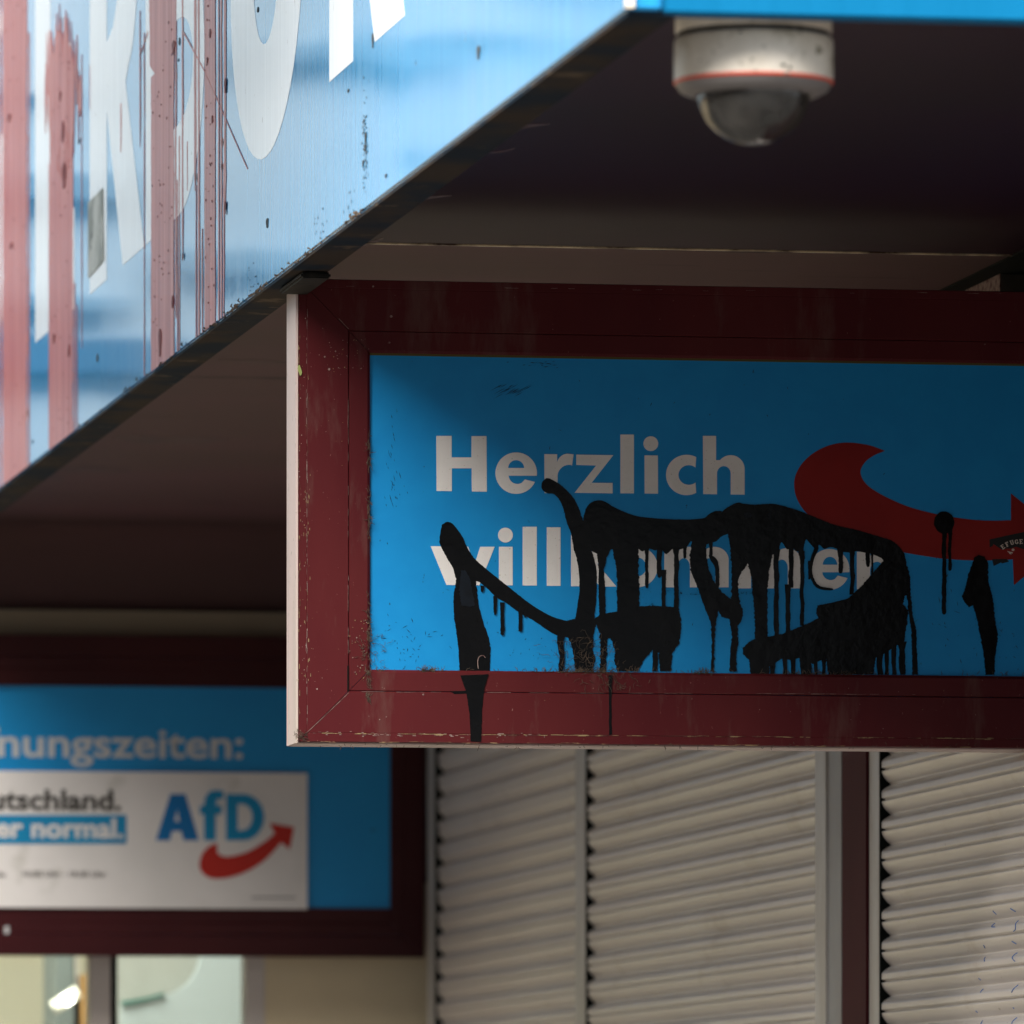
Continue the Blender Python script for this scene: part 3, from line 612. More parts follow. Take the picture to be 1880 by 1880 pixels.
# torn sticker with the end of a word
def T(x, y): return (1780 + x / 9.4, 900 + y / 9.4)
MB().prism([P([(340, 850), (560, 800), (940, 720), (1000, 705), (1010, 1010), (930, 1020), (800, 975), (700, 1010), (640, 1010), (560, 1030), (500, 990), (410, 930), (400, 965), (345, 990)], T)], pmap, .0006, .0003).build('sticker', M['sticker_black'], panel)
MB().prism([P([(385, 1190), (640, 1185), (680, 1235), (560, 1265), (540, 1250), (415, 1310)], T)], pmap, .0006, .0003).build('sticker', M['sticker_black'], panel)
def glyph_small(ch, cx, cy, h, ang):
    S = {'E': [[(0, 0), (.75, 0), (.75, .25), (.6, .25), (.6, .15), (.35, .15), (.35, .42), (.55, .42), (.55, .58), (.35, .58), (.35, .85), (.6, .85), (.6, .75), (.75, .75), (.75, 1), (0, 1), (0, .88), (.12, .88), (.12, .12), (0, .12)]],
         'F': [[(0, 0), (.45, 0), (.45, .12), (.35, .12), (.35, .42), (.55, .42), (.55, .58), (.35, .58), (.35, .85), (.6, .85), (.6, .72), (.75, .72), (.75, 1), (0, 1), (0, .88), (.12, .88), (.12, .12), (0, .12)]],
         'U': [[(0, 1), (0, .88), (.08, .88), (.08, .25), (.2, .03), (.42, 0), (.64, .03), (.76, .25), (.76, .88), (.84, .88), (.84, 1), (.5, 1), (.5, .88), (.58, .88), (.58, .25), (.42, .14), (.3, .25), (.3, .88), (.38, .88), (.38, 1)]],
         'G': [[(.75, .65), (.75, .95), (.62, .9), (.4, 1), (.12, .88), (0, .5), (.12, .12), (.42, 0), (.78, .1), (.78, .48), (.42, .48), (.42, .36), (.54, .36), (.54, .16), (.34, .16), (.22, .5), (.34, .84), (.52, .82), (.6, .65)]]}[ch]
    ca, sa = math.cos(math.radians(ang)), math.sin(math.radians(ang)); out = []
    for l in S:
        out.append([(cx + ((x - .38) * h * .95) * ca + ((y - .5) * h) * sa, cy + ((x - .38) * h * .95) * sa * 1.0 - ((y - .5) * h) * ca) for x, y in [(p[0], p[1]) for p in l]])
    return out
wd = MB()
for ch, x, y, a in (('E', 570, 980, -35), ('F', 645, 935, -27), ('U', 725, 905, -17), ('G', 805, 892, -10), ('E', 885, 888, -3)):
    for l in glyph_small(ch, x, y, 80, a): wd.prism([P(l, T)], pmap, .0010, .0012)
wd.build('lettering', M['sticker_white'], panel)
MB().prism([P([(640, 1050), (690, 1062), (745, 1075), (735, 1092), (700, 1090), (722, 1110), (690, 1100), (672, 1075)], T)], pmap, .0010, .0012).prism([P(circle(747, 1030, 24, 22, 12), T)], pmap, .0010, .0012).build('lettering', M['sticker_white'], panel)

# dust, cobwebs, chips on the hanging sign
cw = MB()
def wisp(u, v, len_, ang, y=None, curl=1.2, r=.00024):
    x, z = on_y(u, v, Y1); pts = []; a = ang
    for i in range(6):
        pts.append((x, (y or Y1 - .0005) + random.uniform(-.001, .0005), z)); st = len_ * .00059 / 5
        x += math.cos(a) * st; z += math.sin(a) * st; a += random.gauss(0, curl * .4)
    cw.tube(pts, [r * .6, r, r * 1.2, r, r * .8, r * .3], 4)
for i in range(110):
    v = random.choice((random.uniform(795, 860), random.uniform(900, 1000), random.uniform(1090, 1225), random.uniform(1120, 1180)))
    wisp(random.gauss(677, 1.6), v, random.uniform(5, 18), random.choice((1.57, -1.57)) + random.gauss(0, .35))
for i in range(45): wisp(676 + random.gauss(0, 2), random.uniform(1225, 1285), random.uniform(5, 16), -1.57 + random.gauss(0, .5))
for i in range(22): wisp(random.gauss(668, 6), random.uniform(1160, 1230), random.uniform(4, 12), random.uniform(0, 6.28))
for i in range(420):
    u = random.choice((random.uniform(680, 1880), random.gauss(1075, 45), random.gauss(1075, 30), random.gauss(1290, 14), random.gauss(1500, 40), random.gauss(790, 12), random.uniform(960, 1230)))
    if u < 680 or u > 1890: continue
    zz = 1232 + (u - 680) * .0085
    wisp(u, zz - abs(random.gauss(0, 2)), random.uniform(3, 13), 1.57 + random.gauss(0, 1.0), Y1 + .0015)
for i in range(110): wisp(random.gauss(1075, 36), random.uniform(1170, 1235), random.uniform(8, 30), random.uniform(0, 6.28), YP - .004, 1.6, .0002)
for i in range(60): wisp(random.gauss(1120, 30), random.uniform(1225, 1262), random.uniform(8, 24), -1.57 + random.gauss(0, .7), Y1 - .001, 1.6, .0002)
for i in range(30): wisp(random.gauss(694, 9), random.uniform(1165, 1228), random.uniform(5, 16), random.uniform(0, 6.28), YP - .002, 1.6, .00018)
for i in range(50): wisp(random.gauss(553, 5), random.gauss(1352, 5), random.uniform(3, 9), random.uniform(0, 6.28))
for i in range(60): wisp(random.uniform(545, 1800), 1363 + (random.random() - .5) * 3 + random.uniform(0, 8), random.uniform(4, 9), random.uniform(-2.5, -.6), None, 1.5, .00025)
cw.build('cobweb', M['dust'], sign)
hk = MB(); hk.tube([on_y(u, v, YP)[:1] + (YP - .004,) + on_y(u, v, YP)[1:] for u, v in catmull([(877, 1228), (876, 1215), (879, 1206), (886, 1204), (890, 1208)], 4, False)], .0004, 6); hk.build('bent_stalk', M['chip_white'], sign)
M['leaf'] = surf('yellow green scrap', (.30, .34, .10), .6)
for cx_, cy_, a_, b2 in ((550, 680, 4, 9), (534, 527, 3.5, 9)):
    MB().prism([[on_y(cx_ + a_ * math.cos(t) * (.7 + .3 * math.cos(2 * t)), cy_ + b2 * math.sin(t) + a_ * math.cos(t), Y1) for t in [k_ * .5236 for k_ in range(12)]]], fm, .001, .0018).build('leaf_scrap', M['leaf'], sign)
# chipped lines along the grooves
ch = MB(); chw = MB()
def chips(p, q, n_, w, mb, y=Y1, spread=1.0, fill=.5, edge=0):
    for i in range(n_):
        t = random.random(); L_ = random.uniform(.004, fill / n_ * 2 + .004)
        a = (p[0] + (q[0] - p[0]) * t, p[1] + (q[1] - p[1]) * t); c = (p[0] + (q[0] - p[0]) * min(1, t + L_), p[1] + (q[1] - p[1]) * min(1, t + L_))
        o_ = random.gauss(0, spread); hor = abs(q[0] - p[0]) > abs(q[1] - p[1])
        ww = w * random.uniform(.4, 1.2)
        l = [(a[0], a[1] + o_), (c[0], c[1] + o_), (c[0], c[1] + o_ + ww), (a[0], a[1] + o_ + ww)] if hor else [(a[0] + o_, a[1]), (c[0] + o_, c[1]), (c[0] + o_ + ww, c[1]), (a[0] + o_ + ww, a[1])]
        d_ = random.uniform(.0003, .0006)
        mb.prism([[on_y(u, v, y) for u, v in l]], fm, .0001, d_)
chips((575, 1346), (1880, 1356), 130, 1.0, ch, fill=.9, spread=.5)
chips((575, 1346), (1000, 1350), 60, 1.0, chw, fill=.4, spread=2)
chips((563, 560), (563, 1330), 50, .6, chw, fill=.5, spread=.5)
chips((563, 620), (563, 1250), 60, .9, ch, fill=.2, spread=3)
chips((639, 640), (639, 1200), 18, .45, chw, fill=.6, spread=.2)
chips((642, 1270), (1880, 1276), 30, .45, chw, fill=.5, spread=.3)
chips((600, 525), (1880, 540), 14, .5, chw, fill=.1, spread=.8)
chips((549, 520), (549, 1355), 60, .9, ch, fill=.3, spread=1.2)
chips((560, 1361), (1880, 1372), 40, 1.0, ch, fill=.4, spread=.7)
for (u, v, s_) in ((718, 581, 2.6), (715, 629, 1.8), (685, 526, 1.8), (1020, 1236, 0), (697, 1321, 1.2), (709, 1316, 1.2), (604, 678, 2.2), (616, 645, 1.5), (777, 1275, 1.8), (582, 1265, 1.4), (1808, 632, 1.6), (596, 655, 1.6)):
    if s_: chw.prism([[on_y(u + s_ * math.cos(t), v + s_ * math.sin(t), Y1) for t in [k_ * 1.047 for k_ in range(6)]]], fm, .0001, .0006)
for i in range(230):
    u, v, s_ = random.choice(((random.uniform(548, 562), random.uniform(520, 1340), 1), (random.uniform(600, 680), random.uniform(620, 680), .8), (random.uniform(640, 676), random.uniform(1130, 1260), 1), (random.uniform(565, 640), random.uniform(600, 1300), .6), (random.uniform(640, 1880), random.uniform(1240, 1365), .7)))
    s_ *= random.uniform(.4, 1.1)
    (ch if random.random() < .5 else chw).prism([[on_y(u + s_ * math.cos(t), v + s_ * 1.3 * math.sin(t), Y1) for t in [k_ * 1.2566 for k_ in range(5)]]], fm, .0001, .0005)
# mitre dirt lines
for p, q in (((562, 1346), (588, 1322)), ((588, 1322), (640, 1272)), ((622, 585), (640, 604))):
    a, c = on_y(*p, Y1), on_y(*q, Y1); dx, dz = c[0] - a[0], c[1] - a[1]; l_ = math.hypot(dx, dz); nx, nz = -dz / l_ * .0002, dx / l_ * .0002
    chw.prism([[(a[0] + nx, a[1] + nz), (c[0] + nx, c[1] + nz), (c[0] - nx, c[1] - nz), (a[0] - nx, a[1] - nz)]], fm, .0001, .0005)
ch.build('paint_chips', M['chip'], sign); chw.build('paint_chips', M['chip_white'], sign)
dk = MB(); dk.box(*[on_y(637.5, 1222, Y1)[0], on_y(640, 1222, Y1)[0], Y1 - .0003, Y1 - .0001, on_y(638, 1270, Y1)[1], on_y(638, 1222, Y1)[1]]); dk.build('open_joint', M['gap'], sign)
# scratches and scuffs on the blue film
scf = MB()
for i in range(190):
    u, v, a, l_ = random.choice(((random.gauss(735, 30), random.gauss(1190, 22), random.uniform(0, 3), 2.6), (random.gauss(960, 60), random.gauss(1190, 18), random.uniform(0, 3), 2.2), (random.gauss(722, 12), random.gauss(900, 40), 1.3, 3), (random.gauss(1800, 60), random.gauss(1180, 25), random.uniform(0, 3), 3), (random.gauss(985, 26), random.gauss(668, 3), -.1, 5), (random.gauss(940, 16), random.gauss(716, 5), -.5, 12), (random.uniform(700, 1870), random.uniform(670, 1220), random.uniform(0, 3), 4), (random.gauss(720, 8), random.gauss(870, 50), 1.3, 7), (random.gauss(760, 50), random.gauss(1180, 25), random.uniform(0, 3), 5), (random.uniform(1640, 1870), random.uniform(1080, 1230), random.uniform(0, 3), 6)))
    if u < 684 or u > 1880: continue
    l_ *= random.uniform(.4, 1.2); w_ = random.uniform(.25, .7)
    scf.prism([[on_y(u + math.cos(a) * x - math.sin(a) * y, v + math.sin(a) * x + math.cos(a) * y, YP) for x, y in ((-l_, 0), (0, -w_), (l_, 0), (0, w_))]], pmap, .0001, .0003)
scf.build('scuff_mark', M['blue_smear'], panel)
# mounts to the soffit
x0m, _ = on_y(545, 500, Y1 + .03); x1m, _ = on_y(590, 500, Y1 + .03)
box('mount', (x0m, x1m, Y1 + .012, Y1 + .062, sz1 + .0006, sz1 + .019), M['black_mount'], sign, bevel=.003)
x0n, _ = on_y(541, 500, Y1 - .12); x1n, _ = on_y(590, 500, Y1 - .10)
box('mount', (x0n, x1n, Y1 - .17, Y1 - .003, ZF - .011, ZF - .0045), M['black_mount'], sign, bevel=.002)
box('mount_plate', (x0m + .01, x1m - .01, Y1 + .02, Y1 + .05, sz1 + .019, ZS), M['black_mount'], sign)
# ================================================================== dome camera
YD = 7.065
dxc, dzr = on_y(1383.5, 152, YD)
dist = YD / ray(1383, 152).y
Rb = 146.5 * dist / F; Rd = 103.5 * dist / F
RAYS_ = 0
cam_t = thing('security_camera', (dxc, YD, ZS), 'dirty white dome surveillance camera with an orange ring hanging from the soffit', 'camera')
zr = dzr; zs_ = zr + 86 * dist / F * 1.0
MB().lathe([(0, ZS), (Rb * .985, ZS), (Rb * .985, zs_ + .0022), (Rb * .95, zs_ + .0018), (0, zs_ + .0018)][::-1], dxc, YD).build('base', M['cam_body'], cam_t, True)
MB().lathe([(Rb * .952, zs_ - .0030), (Rb * .952, zs_ + .0030)], dxc, YD).build('seam_ring', M['cam_dark'], cam_t, True)
MB().lathe([(0, zs_ - .0022), (Rb * .96, zs_ - .0022), (Rb * .99, zs_ - .0035), (Rb, zs_ - .006), (Rb, zr + .002), (Rb * .997, zr + .0008)], dxc, YD).build('housing', M['cam_body'], cam_t, True)
MB().lathe([(Rb * .992, zr + .0012), (Rb * 1.004, zr + .0006), (Rb * 1.004, zr - .0010), (Rb * .985, zr - .0018)], dxc, YD).build('ring', M['cam_red'], cam_t, True)
MB().lathe([(Rb * .99, zr - .0010), (Rb * .93, zr - .0075), (Rb * .80, zr - .0115), (Rd * 1.005, zr - .0115), (Rd * .98, zr - .008), (Rd * .98, zr + .01)], dxc, YD).build('bezel', M['cam_dark'] if False else surf('grey bezel', (.20, .18, .17), .5, .4), cam_t, True)
dome = MB(); zc = zr - .0085
prof = [(Rd, zc)] + [(Rd * math.cos(math.radians(a)), zc - Rd * .93 * math.sin(math.radians(a))) for a in range(4, 90, 4)] + [(.0002, zc - Rd * .93)]
dome.lathe(prof, dxc, YD).build('dome', M['dome'], cam_t, True)
MB().lathe([(0, zc - .001), (Rd * .97, zc - .001)], dxc, YD).build('inner_plate', M['cam_dark'], cam_t)
lens = MB(); lens.lathe([(Rd * .60, zc - .002), (Rd * .62, zc - Rd * .25), (Rd * .5, zc - Rd * .52), (Rd * .25, zc - Rd * .68), (.0001, zc - Rd * .70)], dxc - Rd * .05, YD + .004, 32).build('lens_unit', M['cam_lens'], cam_t, True)
MB().tube([(dxc + Rd * .18, YD - Rd * .1, zc - Rd * .42), (dxc + Rd * .2, YD - Rd * .62, zc - Rd * .60)], Rd * .17, 20).build('lens', M['cam_dark'], cam_t)
MB().lathe([(.0001, ZS - .02)], dxc, YD) if False else None
sp_ = MB()
for u, v, w_, h_ in ((1385, 118, 8, 8), (1398, 122, 6, 9), (1393, 133, 9, 5), (1375, 138, 8, 4), (1310, 60, 7, 5), (1512, 66, 3, 4), (1253, 116, 3, 3), (1512, 105, 3, 8), (1335, 130, 4, 3)):
    t = math.asin(max(-1, min(1, (u - 1383.5) / 146.5 * .995)))
    def cyl(a, b_, d): return (dxc + (Rb + d) * math.sin(a + AZ * 1), YD - (Rb + d) * math.cos(a + AZ * 1), b_)
    zc_ = on_y(1383, v, YD - Rb * math.cos(t))[1]; k_ = dist / F
    loop = [(t + w_ * .5 * k_ / Rb * math.cos(q) * (1 + .4 * math.sin(3 * q + u)), zc_ + h_ * .5 * k_ * math.sin(q) * (1 + .3 * math.cos(2 * q))) for q in [i * .5236 for i in range(12)]]
    sp_.prism([loop], lambda a, b_, d: cyl(-(-a), b_, d), .0003, .0008)
sp_.build('grime_spot', surf('greenish grime', (.10, .085, .05), .9), cam_t)

# ================================================================== rear sign (opening hours)
rx1 = on_y(780, 1500, Y2)[0]; rz1 = on_y(400, 1168, Y2)[1]; rz0 = zB2
rx0 = on_y(-560, 1500, Y2)[0]
rear = thing('wall_sign', ((rx0 + rx1) / 2, Y2 + .03, rz0), 'maroon framed blue opening hours sign on the rear wall carrying a white poster', 'sign')
YQ = Y2 + .006
pq = on_y(717, 1500, Y2)[0]; wr = rx1 - pq
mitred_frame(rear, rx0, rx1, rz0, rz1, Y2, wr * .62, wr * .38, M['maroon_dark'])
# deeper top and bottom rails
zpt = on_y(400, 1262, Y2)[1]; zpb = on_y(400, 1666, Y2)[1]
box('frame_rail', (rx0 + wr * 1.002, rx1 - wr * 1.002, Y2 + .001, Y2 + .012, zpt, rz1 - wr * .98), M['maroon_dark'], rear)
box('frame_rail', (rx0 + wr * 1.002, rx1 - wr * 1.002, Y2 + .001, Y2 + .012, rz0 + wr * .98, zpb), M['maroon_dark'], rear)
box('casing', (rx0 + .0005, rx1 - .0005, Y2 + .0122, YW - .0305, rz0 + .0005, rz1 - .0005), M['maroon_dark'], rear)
rpan = box('sign_panel', (rx0 + .03, rx1 - .03, YQ, YQ + .005, rz0 + .03, rz1 - .03), M['panel_back'], rear)
def Q(x, y): return (x / 2.35, 1240 + y / 2.35)
def qmap(a, b_, d): return (a, YQ - d, b_)
def PQ(loop, f=Q): return [on_y(*f(x, y), YQ) for x, y in loop]
pz1, pz0 = on_y(300, 1418, YQ)[1], on_y(300, 1668, YQ)[1]
pxr = on_y(563, 1500, YQ)[0]
poster = box('poster', (rx0 + .10, pxr, Y2 - .0022, Y2 - .0002, pz0, pz1), M['poster'], rear)
YPO = Y2 - .0022
def omap(a, b_, d): return (a, YPO - d, b_)
def PO(loop, f=Q): return [on_y(*f(x, y), YPO) for x, y in loop]
def text(s_, u_right, v_base, xh_px, y, mat, parent, bold=.03, width=None, name='lettering', shear=0, d=.0006, u_left=None):
    cu = bpy.data.curves.new('t', 'FONT'); cu.body = s_; cu.size = 1; cu.offset = bold; cu.extrude = 0; cu.align_x = 'LEFT'; cu.fill_mode = 'BOTH'; cu.resolution_u = 4
    ob = bpy.data.objects.new('t', cu); C.objects.link(ob)
    bpy.context.view_layer.update()
    me = bpy.data.meshes.new_from_object(ob.evaluated_get(bpy.context.evaluated_depsgraph_get()))
    bpy.data.objects.remove(ob); bpy.data.curves.remove(cu)
    xs = [v.co.x for v in me.vertices]; mn, mx_ = min(xs), max(xs)
    x1, zb = on_y(u_right, v_base, y); k = xh_px * (y / F) / .54
    kx = k
    if u_left is not None: kx = (x1 - on_y(u_left, v_base, y)[0]) / (mx_ - mn)
    for v in me.vertices:
        v.co = Vector((x1 + (v.co.x - mx_) * kx, y - d, zb + v.co.y * k))
    me.name = name
    return link(name, me, mat, parent)
text('Öffnungszeiten:', 446, 1392, 41, YQ, M['white_letter_back'], rpan, .018, u_left=-128)
text('Deutschland.', 222, 1487, 28, YPO, M['text_dark'], poster, .03, u_left=-92)
MB().prism([[on_y(u, v, YPO) for u, v in rect(-120, 1496, 232, 1549)]], omap, .0003, .0007).build('blue_band', surf('blue band', (.006, .20, .42), .5, .3, (.01, .27, .50), 4), poster)
text('Aber normal.', 226, 1538, 27, YPO - .0006, M['poster'], poster, .03, u_left=-76)
MB().prism([PO([(672, 712), (735, 512), (800, 512), (858, 712), (792, 712), (781, 672), (742, 672), (732, 712)]), PO([(752, 630), (775, 630), (764, 580)])], omap, .0003, .0007).build('logo_letter', M['logo_blue'], poster)
MB().prism([PO([(880, 712), (880, 600), (862, 600), (862, 562), (880, 562), (885, 525), (905, 500), (940, 494), (966, 500), (962, 535), (938, 535), (930, 560), (958, 562), (956, 600), (930, 600), (930, 712)])], omap, .0003, .0007).build('logo_letter', M['logo_cyan'], poster)
MB().prism([PO([(975, 512), (1050, 512)] + arc(1048, 612, 92, 100, 88, -88, 18) + [(975, 712)]), PO([(1025, 668), (1045, 668)] + arc(1045, 612, 44, 56, -86, 86, 14) + [(1025, 556)])], omap, .0003, .0007).build('logo_letter', M['logo_cyan'], poster)
MB().prism([PO(catmull([(937, 724), (905, 735), (875, 765), (860, 810), (868, 845), (900, 872), (950, 877), (1010, 866), (1080, 838), (1150, 790), (1212, 722)], 3, False) + [(1250, 750), (1268, 655), (1163, 638), (1185, 682)] + catmull([(1150, 712), (1080, 755), (1020, 776), (970, 782), (940, 768), (937, 745)], 3, False))], omap, .0008, .0012).build('logo_arrow', M['logo_red'], poster)
text('10.00 Uhr - 18.00 Uhr', 195, 1610, 8, YPO, M['text_grey'], poster, .03, u_left=42)
text('Do', 10, 1610, 8, YPO, M['text_grey'], poster, .03)
text('v.i.s.d.p. ....', 540, 1655, 4.5, YPO, M['text_grey'], poster, .01, u_left=462) if False else None
MB().prism([PO(rect(1085, 955, 1275, 962))], omap, .0003, .0005).build('fine_print', M['text_grey'], poster)
text('s', 17, 1713, 14, Y2 - .0006, M['white_letter_back'], rear, .03)

# ================================================================== window under the rear sign
win = thing('shop_window', (on_y(200, 1800, YW)[0], YW, 1.0), 'shop window with pale frames under the opening hours sign, cream room behind', 'window')
def wx(u): return on_y(u, 1800, YW)[0]
zt = zB2 + .1
def post(u0, u1, mat, y0=-.0, y1=.06, name='frame_post'): box(name, (wx(u0), wx(u1) - .0006, YW + y0, YW + y1, .9, zt), mat, win, bevel=.001)
post(452, 487, M['frame_pink']); post(166, 204, M['frame_pink']); post(205, 219, M['gap'], .02, .05, 'gasket'); post(-440, -400, M['frame_pink'])
box('sill', (wx(-440), wx(487), YW - .03, YW + .1, .84, .8995), M['frame_pink'], win)
for a_, b2 in ((-400, 166), (219, 452)): box('glass_pane', (wx(a_) + .001, wx(b2) - .001, YW + .03, YW + .034, .9, zt), M['glass'], win)
YI = YW + .75
def ix(u, y): return on_y(u, 1800, y)
cur = MB().prism([[on_y(u, v, YI) for u, v in rect(222, 1700, 420, 1960)]], lambda a, b_, d: (a, YI + d, b_), .04, .05).build('pale_curtain', M['greyboard']); cur['label'] = 'pale grey curtain hanging behind the right window pane'; cur['category'] = 'curtain'
bn = thing('banner', on_y(400, 1860, YI)[:1] + (YI, 1.6), 'white curved banner with a teal edge behind the right window pane', 'banner')
curve = catmull([(222, 1846), (262, 1838), (300, 1828), (332, 1815), (352, 1795), (364, 1770), (368, 1740), (368, 1700)], 5, False)
MB().prism([[on_y(u, v, YI) for u, v in curve + [(470, 1700), (470, 1990), (222, 1990)]]], lambda a, b_, d: (a, YI + d, b_), 0, .01).build('banner_sheet', M['white_board'], bn)
MB().prism([[on_y(u, v, YI) for u, v in catmull([(222, 1846), (262, 1838), (300, 1828)], 4, False) + catmull([(300, 1822), (262, 1832), (222, 1838)], 4, False)]], lambda a, b_, d: (a, YI - d, b_), .001, .004).build('banner_edge', M['teal'], bn)
for nm, u0, u1, v0, mt, lb in (('folder', 104, 138, 1770, 'slate', 'slate grey folder standing behind the left window pane'), ('folder', 150, 160, 1788, 'orange', 'narrow ochre folder beside the window post')):
    x_, z_ = on_y(u0, v0, YI + .1); x2_, _ = on_y(u1, v0, YI + .1)
    o_ = box(nm, (x_, x2_, YI + .1, YI + .3, 1.2, z_ + (.1 if mt == 'slate' else 0)), M[mt], None, bevel=.003); o_['label'] = lb; o_['category'] = 'folder'; o_['group'] = 'things inside the window'
lx, lz = on_y(124, 1834, YI)
lamp = thing('ceiling_lamp', (lx, YI, lz), 'small bright tilted lamp glowing inside the left window pane', 'lamp')
MB().tube([(lx - .006, YI, lz - .0035), (lx + .006, YI, lz + .0035)], .009, 14).build('bulb', M['lamp'], lamp)
MB().tube([(lx - .022, YI + .02, lz - .016), (lx + .020, YI + .02, lz + .012)], .012, 14).build('shade', surf('pale lamp body', (.85, .82, .70), .5), lamp)
MB().tube([(lx + .02, YI + .03, lz), (lx + .02, YI + .03, 2.9)], .002, 8).build('cord', M['frame_pink'], lamp)
# room light seen through the pane
lg = bpy.data.lights.new('room_light', 'AREA'); lg.energy = 20; lg.size = .5; lg.color = (1, .95, .85)
lo = bpy.data.objects.new('room_light', lg); C.objects.link(lo); lo.location = (1.2, YW + .45, 2.85)

# ================================================================== roller shutters
PITCH = .0357
def sprof(z):
    """slat relief: how far the curtain stands out at height z"""
    t = 1 - (z / PITCH) % 1.0
    if t < .50: p = 1 - (t / .50) ** 2.0
    elif t < .78: p = math.sin(math.pi / 2 * (t - .50) / .28)
    else: p = 1.0
    g_ = min(abs(t), abs(1 - t))
    return .0005 + .0115 * p - (.0045 if g_ < .04 else 0)
ZT = CAMZ + .93
def curtain(y0, y1, x, dent=None):
    mb = MB(); zs = []
    z = .03
    while z < ZT: zs.append(z); z += PITCH / 28
    ny = 40
    ys = [y0 + (y1 - y0) * i / ny for i in range(ny + 1)]
    for z in zs:
        for y in ys:
            w_ = dent(y, z) if dent else 0
            if z > sz0 - .0015: y = max(y, Y1 + .0745)      # the hanging sign passes in front here
            mb.v.append((x - sprof(z) + w_, y, z + .0003 * noise.noise(Vector((y * .5, z * 1.5, x)))))
    n_ = ny + 1
    for i in range(len(zs) - 1):
        for j in range(ny): mb.f.append((i * n_ + j, i * n_ + j + 1, (i + 1) * n_ + j + 1, (i + 1) * n_ + j))
    return mb
def sy(u, x=XS): return on_x(u, 0, x)[0]
def shutter(uf, un, rails, label, dent=None):
    """uf: far end, un: near end of the curtain; rails: (u0,u1,out,material,name)"""
    yf, yn = sy(uf, XS - .0145) - .002, (9.035 if un is None else sy(un, XS - .015) - .03)
    t = thing('roller_shutter', (XS, (yf + yn) / 2, 0), label, 'shutter', 'roller shutters beside the entrance')
    curtain(yn, yf, XS, dent).build('curtain', M['shutter'], t, True)
    box('shutter_box', (XS + .002, XS + .055, max(yn + .002, Y1 + .076), yf - .002, ZT - .001, ZT + .02), M['rail_dark'], t)
    for u0, u1, out, mt in rails:
        xr = XS - out
        box('guide_rail', (xr, XS + .02, sy(u1, xr), sy(u0, xr), 0, ZT - .002), M[mt], t, bevel=.0012)
    return t
sh1 = shutter(798, 1058, ((784, 798, .0145, 'rail'),), 'furthest roller shutter with dull beige slats, next to the rear sign', lambda y, z: .002 * math.sin(z * 3 + y * 1.5))
sh2 = shutter(1075, 1500, ((1056, 1075, .0145, 'rail'), (1496, 1516, .016, 'rail'), (1516.5, 1545, .013, 'rail_dark')), 'middle roller shutter with beige slats between two pale guide rails')
sh3 = shutter(1614, None, ((1591, 1614, .0145, 'rail'),), 'nearest roller shutter with beige slats and blue marker scribbles, right of the maroon post')
for o_, ua in ((sh1, 798), (sh2, 1075), (sh3, 1614)):
    ya = sy(ua, XS - .0145) - .0002
    MB().box(XS - .0140, XS + .001, ya - .001, ya, .03, ZT - .003).build('brush_strip', M['gap'], o_)
# housing above the shutters, beside a black strip standing in for the soffit shadow gap
yh = sy(1838, XS + .056)
hous = thing('shutter_housing', (XS + .06, yh, ZT), 'dull grey green shutter housing end above the right part of the welcome sign', 'housing')
box('housing_box', (XS + .056, XS + .30, yh, YW - .4, ZT - .05, ZS - .003), M['grey_mount'], hous, bevel=.001)
box('housing_side', (XS + .0545, XS + .0558, yh + .0005, YW - .4, ZT - .05, ZS - .003), M['chip_white'], hous)
box('shadow_strip', (XS + .030, XS + .30, YC + 1.2, YW - .4, ZS - .0025, ZS - .0002), M['gap'], hous)
pst = thing('maroon_post', (XS - .02, (sy(1545) + sy(1590)) / 2, 0), 'dark maroon post between the middle and the nearest roller shutter', 'post')
xp = XS - .018
box('post_body', (xp, XS + .12, sy(1590.5, xp), sy(1545.5, xp), 0, ZT), M['maroon_matte'], pst, bevel=.002)
# blue marker strokes following the slats
ink = MB()
def inkline(pts):
    P3 = []
    for u, v in catmull(pts, 14, False) + [(None, None)]:
        ok = False
        if u is not None:
            y, z = on_x(u, v, XS - .0095); ok = sprof(z) > .0068
        if ok: P3.append((XS - sprof(z) - .0003, y, z))
        else:
            if len(P3) > 2: ink.tube(P3, .0006, 5)
            P3 = []
inkline([(1824, 1672), (1826, 1684), (1823, 1700), (1830, 1702)]); inkline([(1856, 1668), (1866, 1682), (1869, 1704), (1865, 1710)])
inkline([(1806, 1735), (1804, 1750), (1812, 1765)]); inkline([(1858, 1728), (1866, 1740), (1863, 1758), (1868, 1765)])
inkline([(1796, 1796), (1800, 1806), (1804, 1822)]); inkline([(1862, 1800), (1866, 1810), (1862, 1822)])
inkline([(1790, 1856), (1796, 1868), (1804, 1880), (1800, 1890)]); inkline([(1858, 1850), (1864, 1866), (1862, 1880)])
ink.build('marker_scribble', M['ink'], sh3)

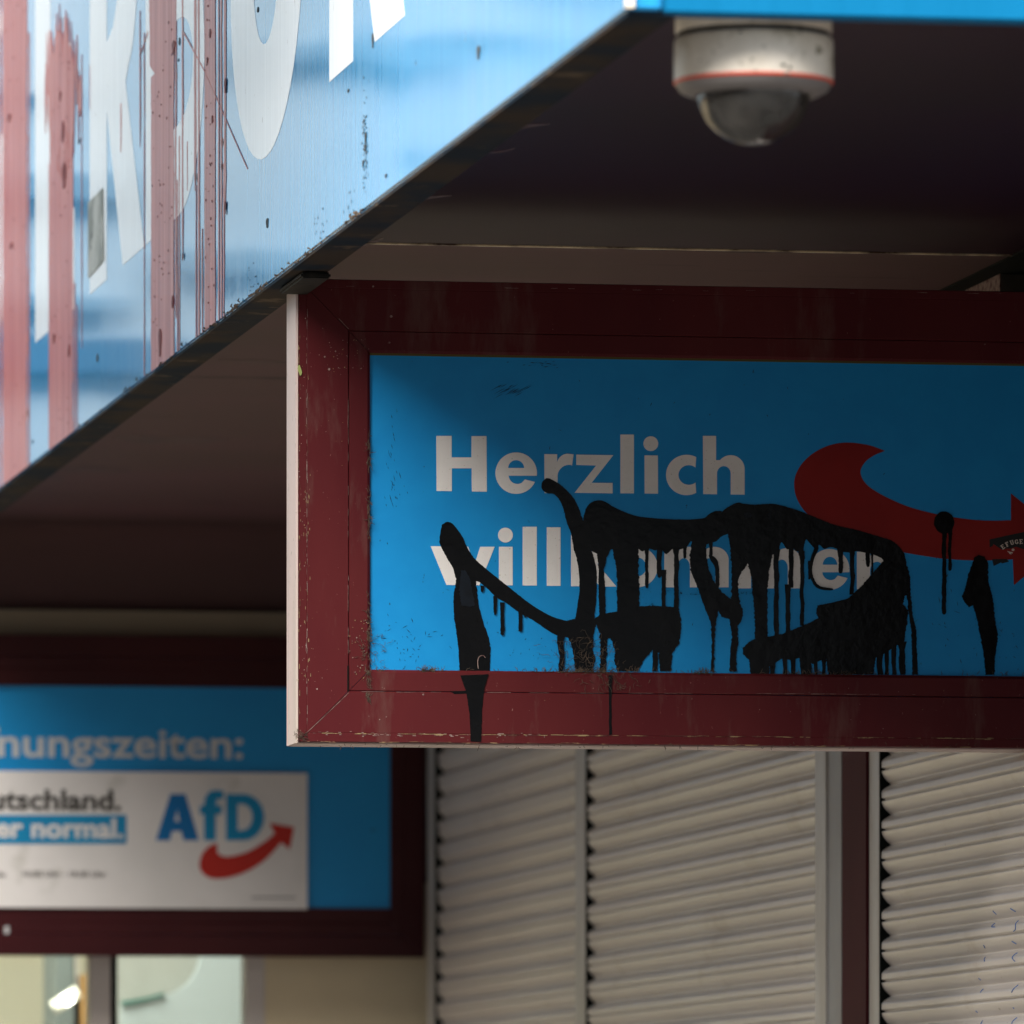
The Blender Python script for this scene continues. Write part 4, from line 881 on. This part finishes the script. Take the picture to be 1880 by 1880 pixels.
# ================================================================== light, sky
sun_el, sun_az = math.radians(45), math.radians(221)      # from the left, street side
w = bpy.data.worlds.new('World'); sc.world = w; w.use_nodes = True
nt = w.node_tree; bg = nt.nodes['Background']
sky = N(nt, 'ShaderNodeTexSky'); sky.sky_type = 'NISHITA'; sky.sun_disc = False; sky.sun_elevation = sun_el; sky.sun_rotation = sun_az
tc = N(nt, 'ShaderNodeTexCoord'); mp = N(nt, 'ShaderNodeMapping'); mp.inputs['Scale'].default_value = (1.0, 1.0, 5.0); mp.inputs['Location'].default_value = (.3, .0, .35)
nt.links.new(tc.outputs['Generated'], mp.inputs['Vector'])
cl = noise_tex(nt, mp.outputs['Vector'], 3.2, 3, .5, .3)
mp2 = N(nt, 'ShaderNodeMapping'); mp2.inputs['Scale'].default_value = (1.0, 1.0, 3.2); nt.links.new(tc.outputs['Generated'], mp2.inputs['Vector'])
cl2 = noise_tex(nt, mp2.outputs['Vector'], 24, 2, .5, .4)
ad = N(nt, 'ShaderNodeMath', operation='MULTIPLY'); nt.links.new(ramp(nt, cl, .3, .55, .45, 1), ad.inputs[0]); nt.links.new(ramp(nt, cl2, .43, .64, .0, 1), ad.inputs[1])
fac = ad.outputs[0]
dim = mix(nt, .55, sky.outputs['Color'], (.8, 1.5, 2.4))
col = mix(nt, fac, dim, (15, 15.6, 16.4))
nt.links.new(col, bg.inputs['Color']); bg.inputs['Strength'].default_value = .06
sl = bpy.data.lights.new('sun', 'SUN'); sl.energy = 5.0; sl.angle = math.radians(42); sl.color = (1, .96, .9)
so = bpy.data.objects.new('sun', sl); C.objects.link(so)
d = Vector((math.sin(sun_az) * math.cos(sun_el), math.cos(sun_az) * math.cos(sun_el), math.sin(sun_el)))
so.rotation_euler = d.to_track_quat('Z', 'Y').to_euler(); so.location = d * 20

# ================================================================== camera
cd = bpy.data.cameras.new('camera'); co = bpy.data.objects.new('camera', cd); C.objects.link(co); sc.camera = co
co.location = (0, 0, CAMZ); co.rotation_euler = (math.radians(90), 0, -AZ)
cd.sensor_fit = 'HORIZONTAL'; cd.sensor_width = 36; cd.lens = F / 1880 * 36; cd.shift_y = (HOR - 940) / 1880
cd.clip_start = .1; cd.clip_end = 500
cd.dof.use_dof = True; cd.dof.focus_distance = 9.22; cd.dof.aperture_fstop = 11.5
sc.view_settings.view_transform = 'Standard'; sc.view_settings.look = 'None'; sc.view_settings.exposure = 1.3; sc.view_settings.gamma = 1
sc.cycles.max_bounces = 8; sc.cycles.transparent_max_bounces = 12

for o_ in sc.objects:
    if o_.type == 'MESH' and o_.name.split('.')[0] in ('edge_grime', 'cobweb', 'paint_chips', 'red_drop', 'dirt_speck', 'scuff_mark', 'paint_speck', 'grime_spot', 'marker_scribble'):
        o_['kind'] = 'stuff'
